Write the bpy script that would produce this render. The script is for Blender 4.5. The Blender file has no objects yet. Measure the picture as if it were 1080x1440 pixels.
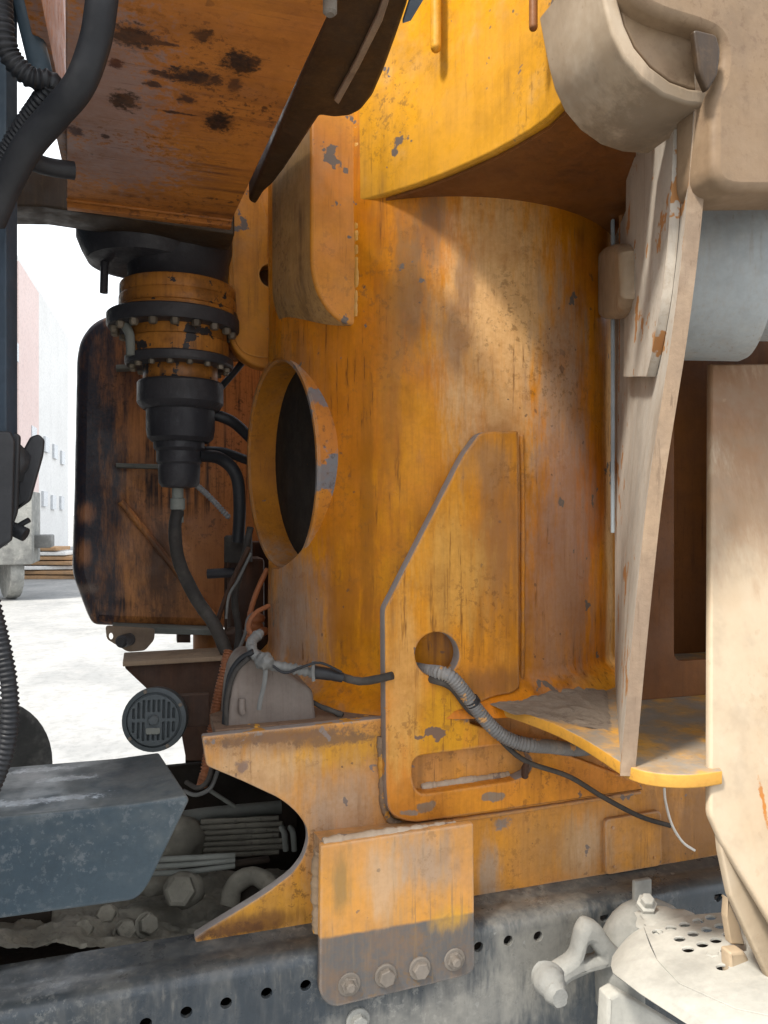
import bpy, bmesh, math, random
from mathutils import Vector, Matrix, noise
rad = math.radians
random.seed(7)
scene = bpy.context.scene
COL = scene.collection

# ------------------------------------------------------------------ camera
FPX, TH, EYE = 1070.0, rad(17.5), 1.7          # focal length in photo pixels, yaw against the truck, eye height
camd = bpy.data.cameras.new('camera'); cam = bpy.data.objects.new('camera', camd); COL.objects.link(cam)
cam.location = (0, 0, EYE); cam.rotation_euler = (rad(90), 0, -TH)
camd.sensor_fit = 'VERTICAL'; camd.sensor_height = 36; camd.lens = 36 * FPX / 1440
camd.clip_start = 0.02; camd.clip_end = 2000
scene.camera = cam
# ------------------------------------------------------------------ light
SUN_DIR = Vector((-0.60, -0.35, 1.0)).normalized()      # towards the sun
w = bpy.data.worlds.new('World'); scene.world = w; w.use_nodes = True
nt = w.node_tree; nt.nodes.clear()
sky = nt.nodes.new('ShaderNodeTexSky'); sky.sky_type = 'NISHITA'; sky.sun_disc = False
sky.sun_elevation = math.asin(SUN_DIR.z); sky.sun_rotation = math.atan2(SUN_DIR.x, SUN_DIR.y)
sky.air_density = 1.0; sky.dust_density = 8.0; sky.ozone_density = 1.0
bg = nt.nodes.new('ShaderNodeBackground'); bg.inputs[1].default_value = 0.15
wo = nt.nodes.new('ShaderNodeOutputWorld')
tcw = nt.nodes.new('ShaderNodeTexCoord'); nzw = nt.nodes.new('ShaderNodeTexNoise'); nzw.inputs['Scale'].default_value = 1.6; nzw.inputs['Detail'].default_value = 6
mrw = nt.nodes.new('ShaderNodeMapRange'); mrw.inputs['From Min'].default_value = .25; mrw.inputs['From Max'].default_value = .75; mrw.inputs['To Min'].default_value = .6; mrw.inputs['To Max'].default_value = 1
mxw = nt.nodes.new('ShaderNodeMix'); mxw.data_type = 'RGBA'; mxw.inputs[7].default_value = (6.6, 6.9, 7.2, 1)
nt.links.new(tcw.outputs['Generated'], nzw.inputs['Vector']); nt.links.new(nzw.outputs['Fac'], mrw.inputs['Value']); nt.links.new(mrw.outputs[0], mxw.inputs[0])
nt.links.new(sky.outputs[0], mxw.inputs[6]); nt.links.new(mxw.outputs[2], bg.inputs[0]); nt.links.new(bg.outputs[0], wo.inputs[0])
sd = bpy.data.lights.new('sun', 'SUN'); sd.energy = 3.6; sd.angle = rad(8.0); sd.color = (1, 0.95, 0.86)
so = bpy.data.objects.new('sun', sd); COL.objects.link(so)
so.rotation_euler = (-SUN_DIR).to_track_quat('-Z', 'Y').to_euler()
vs = scene.view_settings
vs.view_transform = 'Standard'; vs.look = 'None'; vs.gamma = 1; vs.use_curve_mapping = False; vs.exposure = 0.98
scene.cycles.max_bounces = 6; scene.cycles.diffuse_bounces = 4; scene.cycles.glossy_bounces = 2

# ------------------------------------------------------------------ measuring: photo pixel -> point of the place
CAM = Vector((0, 0, EYE))
RV = Vector((math.cos(TH), -math.sin(TH), 0)); FV = Vector((math.sin(TH), math.cos(TH), 0)); UV = Vector((0, 0, 1))
def ray(px, py): return RV * ((px - 540) / FPX) + FV + UV * ((720 - py) / FPX)
def PT(px, py, t): return CAM + ray(px, py) * t
def PY(px, py, Y): d = ray(px, py); return CAM + d * (Y / d.y)
def PX(px, py, X): d = ray(px, py); return CAM + d * (X / d.x)
def PZ(px, py, Z): d = ray(px, py); return CAM + d * ((Z - EYE) / d.z)

# ------------------------------------------------------------------ materials
MATS = {}
def paint(name, c1, c2=None, streak=None, streak_amt=0.5, dust=None, dust_amt=0.0, chip=None, chip_amt=0.0, speck=None,
          speck_amt=0.3, rough=0.55, metal=0.0, bump=0.15, scale=1.0, streak_scale=(26, 26, 1.3), edge=None, edge_amt=0.0,
          spots=(), split=None, updust=0.0, bump_scale=90, spec=0.28, lay=None, grain=0.22, fleck=None, fleck_amt=0.0, mottle=0.3):
    """weathered surface: base tone drift, run-down streaks, dust, specks, chips, edge wear, single stains, painted-in light and shade"""
    m = bpy.data.materials.new(name); m.use_nodes = True; MATS[name] = m
    t = m.node_tree; N = t.nodes; L = t.links; N.clear()
    out = N.new('ShaderNodeOutputMaterial'); b = N.new('ShaderNodeBsdfPrincipled'); L.new(b.outputs[0], out.inputs[0])
    b.inputs['Specular IOR Level'].default_value = spec
    geo = N.new('ShaderNodeNewGeometry'); P = geo.outputs['Position']
    stc = []
    def stn():
        if not stc:
            mp_ = N.new('ShaderNodeMapping'); mp_.inputs['Scale'].default_value = (1, 1, .22); L.new(P, mp_.inputs[0]); stc.append(noi_(34.0, 9, 0.74, mp_.outputs[0]))
        return stc[0]
    def rgb(c): return (c[0], c[1], c[2], 1)
    cache = {}
    def noi(sc, det=6, ro=0.6, vec=None, dist=0.0):
        if vec is None:
            k = (round(sc, 1), det, ro)
            if k not in cache: cache[k] = noi_(sc, det, ro)
            return cache[k]
        return noi_(sc, det, ro, vec, dist)
    def noi_(sc, det=6, ro=0.6, vec=None, dist=0.0):
        n = N.new('ShaderNodeTexNoise'); n.inputs['Scale'].default_value = sc; n.inputs['Detail'].default_value = min(det, 4)
        n.inputs['Roughness'].default_value = ro; n.inputs['Distortion'].default_value = dist
        L.new(vec or P, n.inputs['Vector']); return n.outputs['Fac']
    def ramp(f, a, c):
        r = N.new('ShaderNodeMapRange'); r.interpolation_type = 'SMOOTHSTEP'; r.inputs['From Min'].default_value = a; r.inputs['From Max'].default_value = c
        L.new(f, r.inputs['Value']); return r.outputs[0]
    def mul(f, k):
        n = N.new('ShaderNodeMath'); n.operation = 'MULTIPLY'; L.new(f, n.inputs[0])
        if isinstance(k, float) or isinstance(k, int): n.inputs[1].default_value = k
        else: L.new(k, n.inputs[1])
        return n.outputs[0]
    def mix(f, a, c):
        n = N.new('ShaderNodeMix'); n.data_type = 'RGBA'; n.clamp_factor = True
        if isinstance(f, float): n.inputs[0].default_value = f
        else: L.new(f, n.inputs[0])
        for s, v in ((n.inputs[6], a), (n.inputs[7], c)):
            if isinstance(v, tuple): s.default_value = rgb(v)
            else: L.new(v, s)
        return n.outputs[2]
    c = mix(ramp(noi(3.2 * scale, 5, 0.62), 0.33, 0.68), c1, c2 or tuple(x * 0.75 for x in c1))
    if streak:
        mp = N.new('ShaderNodeMapping'); mp.inputs['Scale'].default_value = streak_scale; L.new(P, mp.inputs[0])
        f1 = ramp(noi(1.0 * scale, 7, 0.65, mp.outputs[0], 0.3), 0.45, 0.75)
        f2 = ramp(noi(4.5 * scale, 4, 0.6), 0.38, 0.66)
        c = mix(mul(mul(f1, f2), streak_amt * 1.6), c, streak)
    if dust and dust_amt > 0:
        f = ramp(noi(7 * scale, 10, 0.72), 0.62 - 0.4 * dust_amt, 0.95 - 0.4 * dust_amt)
        c = mix(mul(f, min(1.0, 0.35 + dust_amt)), c, dust)
    if split:                                   # a second paint below a straight masking line
        sx = N.new('ShaderNodeSeparateXYZ'); L.new(P, sx.inputs[0])
        ad = N.new('ShaderNodeMath'); ad.operation = 'MULTIPLY_ADD'; L.new(noi(60, 4), ad.inputs[0]); ad.inputs[1].default_value = 0.006
        L.new(sx.outputs['Z'], ad.inputs[2])
        c = mix(ramp(ad.outputs[0], split[0], split[0] + 0.006), split[1], c)
    for (ce, ra, co, st, *crisp) in spots:
        big = min(ra) > .011 and max(ra) < .9
        sb = N.new('ShaderNodeVectorMath'); sb.operation = 'SUBTRACT'; L.new(P, sb.inputs[0]); sb.inputs[1].default_value = ce
        dv = N.new('ShaderNodeVectorMath'); dv.operation = 'DIVIDE'; L.new(sb.outputs[0], dv.inputs[0]); dv.inputs[1].default_value = ra
        ln = N.new('ShaderNodeVectorMath'); ln.operation = 'LENGTH'; L.new(dv.outputs[0], ln.inputs[0])
        mr = sum(ra[i] for i in range(3)) / 3
        ad = N.new('ShaderNodeMath'); ad.operation = 'MULTIPLY_ADD'
        L.new(noi(22.0, 4, 0.6) if crisp else stn() if big else noi(70.0, 4, 0.75), ad.inputs[0])
        ad.inputs[1].default_value = 3.0 if crisp else 2.6 if big else 3.2
        L.new(ln.outputs['Value'], ad.inputs[2])
        soft, ct = (.10, 2.2) if crisp else (.6, 2.25) if big else (.35, 2.5)
        c = mix(mul(ramp(ad.outputs[0], ct + soft, ct - soft), float(st)), c, co)
    if speck:
        f = ramp(noi(70 * scale, 8, 0.75), 0.53, 0.63)
        g = ramp(noi(5 * scale, 3, 0.5), 0.4, 0.7)
        c = mix(mul(mul(f, g), float(speck_amt)), c, speck)
    if updust and dust:
        sn = N.new('ShaderNodeSeparateXYZ'); L.new(geo.outputs['Normal'], sn.inputs[0])
        f = mul(ramp(sn.outputs['Z'], 0.35, 0.9), ramp(noi(14, 8, 0.7), 0.28, 0.6))
        c = mix(mul(f, float(updust)), c, dust)
    if streak:
        mp2 = N.new('ShaderNodeMapping'); mp2.inputs['Scale'].default_value = tuple(q * 5.5 for q in streak_scale); L.new(P, mp2.inputs[0])
        gn = noi(1.0, 4, 0.7, mp2.outputs[0])
        c = mix(mul(ramp(gn, 0.42, 0.78), grain), c, streak)
        c = mix(mul(mul(ramp(gn, 0.60, 0.67), ramp(noi(4.5 * scale, 4, 0.6), 0.42, 0.58)), min(0.85, grain * 2.4)), c, tuple(q * 0.7 for q in streak))
    if mottle:
        c = mix(mul(ramp(noi(11.0, 10, 0.72), 0.44, 0.66), float(mottle)), c, tuple(q * 0.5 for q in (c2 or c1)))
    if fleck and fleck_amt > 0:
        nv = N.new('ShaderNodeTexNoise'); nv.inputs['Scale'].default_value = 60; nv.inputs['Detail'].default_value = 4; L.new(P, nv.inputs['Vector'])
        va = N.new('ShaderNodeVectorMath'); va.operation = 'MULTIPLY_ADD'; L.new(nv.outputs['Color'], va.inputs[0]); va.inputs[1].default_value = (.022, .022, .022); L.new(P, va.inputs[2])
        for fs, k0 in ((24.0, .66), (58.0, .60)):
            vo = N.new('ShaderNodeTexVoronoi'); vo.inputs['Scale'].default_value = fs; L.new(va.outputs[0], vo.inputs['Vector'])
            se = N.new('ShaderNodeSeparateColor'); L.new(vo.outputs['Color'], se.inputs[0])
            th_ = N.new('ShaderNodeMath'); th_.operation = 'MULTIPLY_ADD'; L.new(se.outputs[0], th_.inputs[0]); th_.inputs[1].default_value = .55; th_.inputs[2].default_value = -.55 * k0
            df = N.new('ShaderNodeMath'); df.operation = 'SUBTRACT'; L.new(th_.outputs[0], df.inputs[0]); L.new(vo.outputs['Distance'], df.inputs[1])
            g_ = ramp(noi(6.0, 3, 0.5), 0.46, 0.62)
            c = mix(mul(mul(ramp(df.outputs[0], 0, .03), g_), float(fleck_amt)), c, fleck)
    vd = ramp(noi(130.0, 4, 0.7), 0.35, 0.75)
    c = mix(mul(vd, grain * 0.8), c, tuple(q * 0.45 for q in c1))
    rf = ramp(noi(18 * scale, 6, 0.65), 0.3, 0.75)
    rr = N.new('ShaderNodeMapRange'); rr.inputs['To Min'].default_value = max(0.05, rough - 0.13); rr.inputs['To Max'].default_value = min(1, rough + 0.2)
    L.new(rf, rr.inputs['Value'])
    hgt = noi(bump_scale, 8, 0.7)
    if chip and chip_amt > 0:
        a = noi(16 * scale, 9, 0.62); g = noi(3.1 * scale, 2, 0.5)
        s = N.new('ShaderNodeMath'); s.operation = 'MULTIPLY_ADD'; L.new(g, s.inputs[0]); s.inputs[1].default_value = 0.5; L.new(a, s.inputs[2])
        f = ramp(s.outputs[0], 0.955 - 0.25 * chip_amt, 0.975 - 0.25 * chip_amt)
        c = mix(f, c, chip)
    if edge:
        bv = N.new('ShaderNodeBevel'); bv.samples = 3; bv.inputs['Radius'].default_value = 0.006
        dt = N.new('ShaderNodeVectorMath'); dt.operation = 'DOT_PRODUCT'; L.new(bv.outputs[0], dt.inputs[0]); L.new(geo.outputs['Normal'], dt.inputs[1])
        e = ramp(dt.outputs['Value'], 0.985, 0.86)
        c = mix(mul(mul(e, ramp(noi(22, 6, 0.7), 0.35, 0.6)), float(edge_amt)), c, edge)
    L.new(c, b.inputs['Base Color']); L.new(rr.outputs[0], b.inputs['Roughness']); b.inputs['Metallic'].default_value = metal
    if lay:                                     # brushed lay / fine ribs in one direction
        mp = N.new('ShaderNodeMapping'); mp.inputs['Scale'].default_value = lay; L.new(P, mp.inputs[0])
        h3 = N.new('ShaderNodeMath'); h3.operation = 'MULTIPLY_ADD'; L.new(noi(1.0, 5, 0.6, mp.outputs[0]), h3.inputs[0]); h3.inputs[1].default_value = 1.5; L.new(hgt, h3.inputs[2]); hgt = h3.outputs[0]
    bp = N.new('ShaderNodeBump'); bp.inputs['Strength'].default_value = bump; bp.inputs['Distance'].default_value = 0.004
    L.new(hgt, bp.inputs['Height']); L.new(bp.outputs[0], b.inputs['Normal'])
    return m

GOLD, ORNG, BRN, RUST = (0.60, 0.27, 0.012), (0.50, 0.19, 0.016), (0.17, 0.075, 0.022), (0.10, 0.035, 0.012)
DUST, PRIM, MUD = (0.36, 0.27, 0.19), (0.13, 0.105, 0.09), (0.12, 0.105, 0.085)
c8 = lambda px, py, Y=1.25: tuple(PY(px, py, Y))
paint('column_paint', fleck=(0.09, 0.06, 0.05), fleck_amt=0.8, c1=(0.63, 0.255, 0.005), c2=(0.52, 0.155, 0.006), grain=.32, streak=(0.15, 0.052, 0.015), streak_amt=0.75, dust=(0.46, 0.26, 0.09), dust_amt=0.10,
      chip=PRIM, chip_amt=0.07, speck=(0.13, 0.07, 0.03), speck_amt=0.6, rough=0.40, bump=0.05, spec=0.2, streak_scale=(22, 22, 1.6),
      spots=[(c8(700, 430), (0.11, 0.3, 0.24), (0.60, 0.38, 0.18), 0.85), (c8(700, 640), (0.055, 0.3, 0.2), (0.58, 0.34, 0.15), 0.8),  # pale sheen of sunlight on the column, painted in
             (c8(790, 560), (0.06, 0.3, 0.20), (0.34, 0.24, 0.165), 0.85), (c8(800, 760), (0.075, 0.3, 0.24), (0.30, 0.19, 0.145), 0.9), (c8(770, 860), (0.08, 0.3, 0.12), (0.38, 0.21, 0.12), 0.7),
             (c8(860, 640, 1.33), (0.03, 0.3, 0.5), (0.62, 0.38, 0.18), 0.85),  # light bounced onto the right edge, painted as a pale strip
             (c8(585, 400), (0.028, 0.3, 0.14), (0.22, 0.12, 0.05), 0.85), (c8(560, 520), (0.02, 0.3, 0.16), (0.30, 0.16, 0.04), 0.6), (c8(640, 470), (0.03, 0.3, 0.05), (0.25, 0.13, 0.06), 0.7),
             (c8(480, 640, 1.35), (0.08, 0.3, 0.32), (0.48, 0.155, 0.012), 0.85),  # less lit left side put into the paint as deeper orange
             (c8(415, 880, 1.45), (0.055, 0.2, 0.14), (0.29, 0.205, 0.155), 0.9), (c8(610, 310), (0.022, 0.3, 0.07), (0.17, 0.095, 0.05), 0.8), (c8(655, 390), (0.018, 0.3, 0.05), (0.20, 0.11, 0.06), 0.7), (c8(535, 700), (0.012, 0.3, 0.2), (0.30, 0.11, 0.01), 0.8), (c8(480, 860, 1.38), (0.02, 0.3, 0.12), (0.34, 0.12, 0.01), 0.8), (c8(840, 960, 1.3), (0.09, 0.3, 0.03), (0.58, 0.27, 0.02), 0.8), (c8(410, 540, 1.45), (0.05, 0.3, 0.10), (0.30, 0.14, 0.06), 0.6)])
paint('gusset_paint', fleck=(0.11, 0.075, 0.06), fleck_amt=0.85, c1=(0.63, 0.255, 0.012), c2=(0.55, 0.205, 0.03), grain=.3, streak=(0.20, 0.08, 0.02), streak_amt=0.7, dust=(0.50, 0.29, 0.10), dust_amt=0.2, spec=0.18,
      chip=(0.16, 0.10, 0.07), chip_amt=0.09, speck=(0.12, 0.05, 0.02), speck_amt=0.6, rough=0.5, bump=0.08, edge=(0.42, 0.30, 0.22), edge_amt=0.8,
      spots=[(c8(700, 760, 1.2), (0.045, 0.1, 0.13), (0.25, 0.13, 0.06), 0.75), (c8(620, 1025, 1.2), (0.07, 0.1, 0.07), (0.60, 0.29, 0.010), 0.8), (c8(640, 800, 1.2), (0.06, 0.1, 0.1), (0.60, 0.33, 0.08), 0.7), (c8(570, 960, 1.2), (0.03, 0.1, 0.14), (0.56, 0.33, 0.12), 0.6), (c8(690, 650, 1.2), (0.05, 0.1, 0.05), (0.34, 0.19, 0.09), 0.7), (c8(490, 640, 1.2), (0.02, 0.1, 0.01), (0.15, 0.15, 0.15), 0.9),
             (c8(655, 1008, 1.2), (0.016, 0.1, 0.010), (0.16, 0.13, 0.12), 1), (c8(600, 1138, 1.2), (0.028, 0.1, 0.012), (0.21, 0.155, 0.11), 1, 1), (c8(690, 1122, 1.2), (0.04, 0.1, 0.010), (0.22, 0.165, 0.12), 1, 1), (c8(575, 1145, 1.2), (0.03, 0.1, 0.01), (0.26, 0.22, 0.18), 1, 1),
             (c8(700, 960, 1.2), (0.06, 0.1, 0.025), (0.2, 0.09, 0.04), 0.7)])
paint('base_paint', fleck=(0.11, 0.07, 0.05), fleck_amt=0.9, c1=(0.62, 0.265, 0.024), c2=(0.55, 0.255, 0.08), grain=.3, streak=(0.22, 0.11, 0.04), streak_amt=0.75, dust=(0.42, 0.27, 0.16), dust_amt=0.38,
      chip=(0.19, 0.15, 0.13), chip_amt=0.16, speck=(0.13, 0.06, 0.02), speck_amt=0.7, rough=0.55, bump=0.10, edge=(0.40, 0.33, 0.28), edge_amt=0.8,
      updust=0.8, spots=[(c8(470, 1060, 1.235), (0.12, .1, 0.03), (0.60, 0.29, 0.015), 0.8), (c8(360, 1280, 1.235), (0.12, .1, 0.05), (0.58, 0.28, 0.02), 0.7),
             (c8(390, 1042, 1.235), (0.10, .1, 0.022), (0.15, 0.09, 0.06), 0.8), (c8(360, 1090, 1.235), (0.09, .1, 0.05), (0.52, 0.34, 0.19), 0.8), (c8(400, 1036, 1.235), (.14, .1, .0105), (.13, .08, .055), .9), (c8(470, 1040, 1.235), (.07, .1, .0108), (.14, .085, .05), .9), (c8(320, 1310, 1.235), (.07, .1, .0105), (.07, .035, .02), 1), (c8(538, 1065, 1.235), (.0105, .1, .05), (.14, .09, .06), .9), (c8(340, 1080, 1.235), (.0108, .1, .012), (.2, .14, .12), .9), (c8(705, 1158, 1.235), (.016, .1, .0108), (.24, .20, .17), 1), (c8(480, 1140, 1.235), (0.07, .1, 0.07), (0.42, 0.31, 0.22), 0.75), (c8(455, 1200, 1.235), (0.03, .1, 0.07), (0.30, 0.22, 0.16), 0.6), (c8(820, 1190, 1.235), (0.06, .1, 0.05), (0.44, 0.34, 0.23), 0.7), (c8(690, 1230, 1.235), (0.02, .1, 0.06), (0.34, 0.28, 0.22), 0.8), (c8(1000, 1160, 1.235), (0.14, .1, 0.1), (0.22, 0.12, 0.06), 0.8), (c8(350, 1300, 1.235), (0.07, .1, 0.016), (0.12, 0.05, 0.02), 0.8),
             (c8(760, 1190, 1.235), (0.07, .1, 0.06), (0.36, 0.19, 0.06), 0.6)])
paint('mount_paint', fleck=(0.16, 0.12, 0.09), fleck_amt=0.7, c1=(0.58, 0.265, 0.045), c2=(0.52, 0.275, 0.12), streak=(0.25, 0.19, 0.12), streak_amt=0.6, dust=(0.34, 0.28, 0.21), dust_amt=0.25,
      chip=(0.22, 0.2, 0.19), chip_amt=0.1, speck=(0.16, 0.10, 0.05), speck_amt=0.6, rough=0.6, bump=0.1, split=(1.05, (0.10, 0.098, 0.098)), spots=[(c8(600, 1215, 1.134), (.05, .1, .05), (.30, .24, .19), .75), (c8(540, 1240, 1.134), (.03, .1, .05), (.46, .34, .23), .6), (c8(480, 1240, 1.134), (.014, .1, .05), (.25, .16, .06), .8), (c8(640, 1290, 1.134), (.03, .1, .02), (.6, .32, .02), .6)],
      edge=(0.33, 0.31, 0.29), edge_amt=0.7)
paint('lug_paint', fleck=(0.10, 0.08, 0.07), fleck_amt=0.7, c1=(0.60, 0.255, 0.02), c2=(0.50, 0.185, 0.028), streak=(0.20, 0.085, 0.025), streak_amt=0.8, dust=(0.36, 0.22, 0.12), dust_amt=0.25,
      chip=PRIM, chip_amt=0.08, speck=(0.1, 0.05, 0.02), speck_amt=0.4, rough=0.5, bump=0.07, edge=(0.55, 0.36, 0.16), edge_amt=0.6)
paint('lug_side', (0.50, 0.29, 0.10), (0.40, 0.22, 0.08), streak=(0.12, 0.06, 0.03), streak_amt=0.9, dust=(0.33, 0.23, 0.15), dust_amt=0.3, speck=(.08, .04, .02), speck_amt=.5, rough=0.6, bump=0.1, grain=.35)
paint('flange_paint', fleck=(0.13, 0.11, 0.10), fleck_amt=0.8, c1=(0.62, 0.29, 0.006), c2=(0.60, 0.30, 0.04), streak=(0.30, 0.15, 0.03), streak_amt=0.6, dust=(0.5, 0.36, 0.2), dust_amt=0.22,
      chip=PRIM, chip_amt=0.10, speck=(0.12, 0.07, 0.03), speck_amt=0.6, rough=0.36, bump=0.05, edge=(0.6, 0.42, 0.12), edge_amt=0.5)
paint('stub_paint', fleck=(0.06, 0.04, 0.035), fleck_amt=0.8, c1=(0.54, 0.21, 0.02), c2=(0.44, 0.15, 0.02), streak=(0.2, 0.09, 0.04), streak_amt=0.5, dust=(0.33, 0.2, 0.11), dust_amt=0.2,
      chip=(0.13, 0.12, 0.13), chip_amt=0.12, spots=[(tuple(PT(447, 560, 1.42)), (.10, .10, .03), (.15, .155, .17), 1, 1), (tuple(PT(462, 660, 1.42)), (.10, .10, .045), (.15, .155, .17), 1, 1), (tuple(PT(430, 500, 1.45)), (.10, .10, .03), (.30, .25, .22), .8), (tuple(PT(395, 780, 1.5)), (.2, .2, .04), (.36, .28, .22), .8)], speck=(0.06, 0.03, 0.02), speck_amt=0.7, rough=0.5, bump=0.1, edge=(0.35, 0.27, 0.2), edge_amt=0.8)
def zs(px, py, Z=2.27): return tuple(PZ(px, py, Z))
paint('arm_paint', fleck=(0.04, 0.02, 0.015), fleck_amt=0.7, c1=(0.52, 0.19, 0.03), c2=(0.42, 0.145, 0.03), streak=(0.14, 0.05, 0.02), streak_amt=0.75, streak_scale=(2, 30, 2), dust=(0.30, 0.17, 0.11), dust_amt=0.2,
      speck=(0.05, 0.02, 0.012), speck_amt=0.85, rough=0.55, bump=0.14, lay=(3, 38, 3),
      spots=[(zs(140, 130), (0.09, 0.22, 1), (0.30, 0.21, 0.19), 0.85), (zs(160, 230), (0.11, 0.10, 1), (0.32, 0.22, 0.20), 0.8),
             (zs(186, 52), (.030, .024, 1), (.018, .010, .008), 1), (zs(272, 108), (.038, .022, 1), (.03, .016, .012), 1),
             (zs(338, 88), (.026, .026, 1), (.02, .011, .008), 1), (zs(174, 142), (.020, .026, 1), (.02, .011, .008), 1),
             (zs(308, 172), (.022, .03, 1), (.014, .008, .006), 1), (zs(284, 50), (.012, .016, 1), (.03, .015, .01), 1),
             (zs(163, 90), (.010, .010, 1), (.05, .01, .01), 1), (zs(106, 185), (.010, .016, 1), (.05, .015, .012), 1), (zs(148, 192), (.006, .008, 1), (.03, .012, .01), 1)] + [(zs(x, y), (rx, ry, 1), (.045, .02, .014), .95) for x, y, rx, ry in [(222, 60, .024, .005), (228, 104, .022, .007), (245, 158, .03, .004), (215, 118, .012, .01), (330, 120, .01, .02), (262, 140, .014, .012)]])
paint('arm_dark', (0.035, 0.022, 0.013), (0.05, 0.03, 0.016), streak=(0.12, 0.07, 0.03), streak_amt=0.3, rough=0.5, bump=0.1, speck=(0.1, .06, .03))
paint('black_oily', fleck=(0.16, 0.155, 0.15), fleck_amt=0.4, c1=(0.032, 0.031, 0.036), c2=(0.048, 0.044, 0.046), dust=(0.13, 0.125, 0.13), dust_amt=0.25, speck=(0.14, 0.14, 0.15), speck_amt=0.35, rough=0.5, bump=0.35, bump_scale=60)
paint('reducer_orange', fleck=(0.03, 0.025, 0.025), fleck_amt=0.9, c1=(0.46, 0.18, 0.03), c2=(0.30, 0.11, 0.02), mottle=.7, streak=(0.04, 0.025, 0.02), streak_amt=0.8, chip=(0.03, 0.025, 0.025), chip_amt=0.62, dust=(0.3, 0.3, 0.32), dust_amt=0.16, speck=(0.04, 0.02, 0.015), speck_amt=0.7, rough=0.45, bump=0.1, scale=1.6)
paint('bolt_steel', (0.20, 0.175, 0.15), (0.15, 0.125, 0.10), dust=(0.28, 0.25, 0.21), dust_amt=0.3, rough=0.75, metal=0.0, bump=0.2)
paint('bolt_brass', (0.26, 0.21, 0.15), (0.10, 0.08, 0.06), rough=0.55, metal=0.2, bump=0.2)
paint('tank_rust', (0.44, 0.17, 0.06), (0.54, 0.22, 0.06), streak=(0.02, 0.012, 0.012), streak_amt=1.0, streak_scale=(60, 60, 2.2), dust=(0.30, 0.12, 0.04), dust_amt=0.2,
      speck=(0.012, 0.010, 0.010), speck_amt=0.7, rough=0.42, bump=0.2, mottle=.0, spots=[(c8(112, 660, 2.14), (.11, .6, .8), (.024, .026, .038), 1), (c8(120, 722, 2.14), (.02, .3, .024), (.36, .16, .08), 1), (c8(118, 780, 2.14), (.016, .3, .03), (.34, .15, .07), 1), (c8(122, 828, 2.14), (.03, .3, .014), (.20, .15, .12), .8), (c8(225, 800, 2.14), (.06, .3, .16), (.03, .016, .012), 0.85), (c8(300, 790, 2.14), (.1, .3, .2), (.26, .10, .025), 0.5)])
paint('tank_black', (0.026, 0.029, 0.042), (0.036, 0.038, 0.05), dust=(0.06, 0.06, 0.07), dust_amt=0.1, chip=(0.38, 0.17, 0.07), chip_amt=0.0, rough=0.5, bump=0.12,
      spots=[(c8(122, 722, 2.09), (.022, .3, .026), (.36, .16, .08), 1), (c8(118, 780, 2.09), (.016, .3, .03), (.34, .15, .07), 1), (c8(122, 828, 2.09), (.03, .3, .016), (.20, .15, .12), 0.8)])
paint('rail_black', fleck=(0.33, 0.33, 0.31), fleck_amt=0.5, c1=(0.025, 0.035, 0.046), c2=(0.045, 0.058, 0.070), spec=0.5, streak=(0.22, 0.21, 0.19), streak_amt=0.65, streak_scale=(16, 16, 3), dust=(0.24, 0.225, 0.19), dust_amt=0.30,
      speck=(0.34, 0.33, 0.3), speck_amt=0.4, rough=0.34, bump=0.08, updust=0.15, spots=[(c8(760, 1330, 1.15), (.12, .1, .08), (.27, .26, .23), .75), (c8(640, 1430, 1.15), (.2, .1, .05), (.28, .27, .24), .6)])
paint('box_black', fleck=(0.22, 0.23, 0.24), fleck_amt=0.35, c1=(0.026, 0.044, 0.060), c2=(0.045, 0.064, 0.078), dust=(0.11, 0.12, 0.12), dust_amt=0.35, chip=(0.60, 0.66, 0.72), chip_amt=0.0, speck=(0.20, 0.21, 0.22), speck_amt=0.3, rough=0.42, bump=0.14,
      bump_scale=45, updust=0.75, edge=(0.3, 0.3, 0.29), edge_amt=0.4,
      spots=[(zs(60, 1078, 1.33), (.05, .0108, .1), (.6, .66, .72), 1), (zs(95, 1090, 1.33), (.035, .0105, .1), (.6, .66, .72), 1), (zs(30, 1124, 1.33), (.10, .0109, .1), (.55, .62, .70), 1), (zs(20, 1066, 1.33), (.03, .014, .1), (.6, .66, .72), 1)])
paint('grime', (0.22, 0.205, 0.165), (0.13, 0.122, 0.10), dust=(0.34, 0.315, 0.255), dust_amt=0.35, speck=(0.03, 0.028, 0.024), speck_amt=0.7, rough=0.85, bump=0.5, bump_scale=40, updust=0.4)
paint('grime_pipe', (0.24, 0.25, 0.225), (0.14, 0.145, 0.13), dust=(0.25, 0.24, 0.2), dust_amt=0.3, rough=0.75, bump=0.3)
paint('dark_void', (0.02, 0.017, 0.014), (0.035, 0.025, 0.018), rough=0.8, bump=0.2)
paint('dark_rust', (0.07, 0.035, 0.022), (0.035, 0.022, 0.017), streak=(0.14, 0.06, 0.03), streak_amt=0.5, rough=0.65, bump=0.2, dust=(0.16, 0.11, 0.08), dust_amt=0.15, updust=0.5)
paint('blade_dusty', fleck=(0.25, 0.15, 0.08), fleck_amt=0.5, c1=(0.40, 0.365, 0.315), c2=(0.47, 0.425, 0.365), grain=0.08, streak=(0.26, 0.19, 0.13), streak_amt=0.7, streak_scale=(22, 22, 0.5), dust=(0.56, 0.49, 0.41), dust_amt=0.25,
      chip=(0.36, 0.17, 0.06), chip_amt=0.30, speck=(0.25, 0.17, 0.1), speck_amt=0.3, rough=0.6, bump=0.12, edge=(0.26, 0.18, 0.11), edge_amt=0.5)
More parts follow.
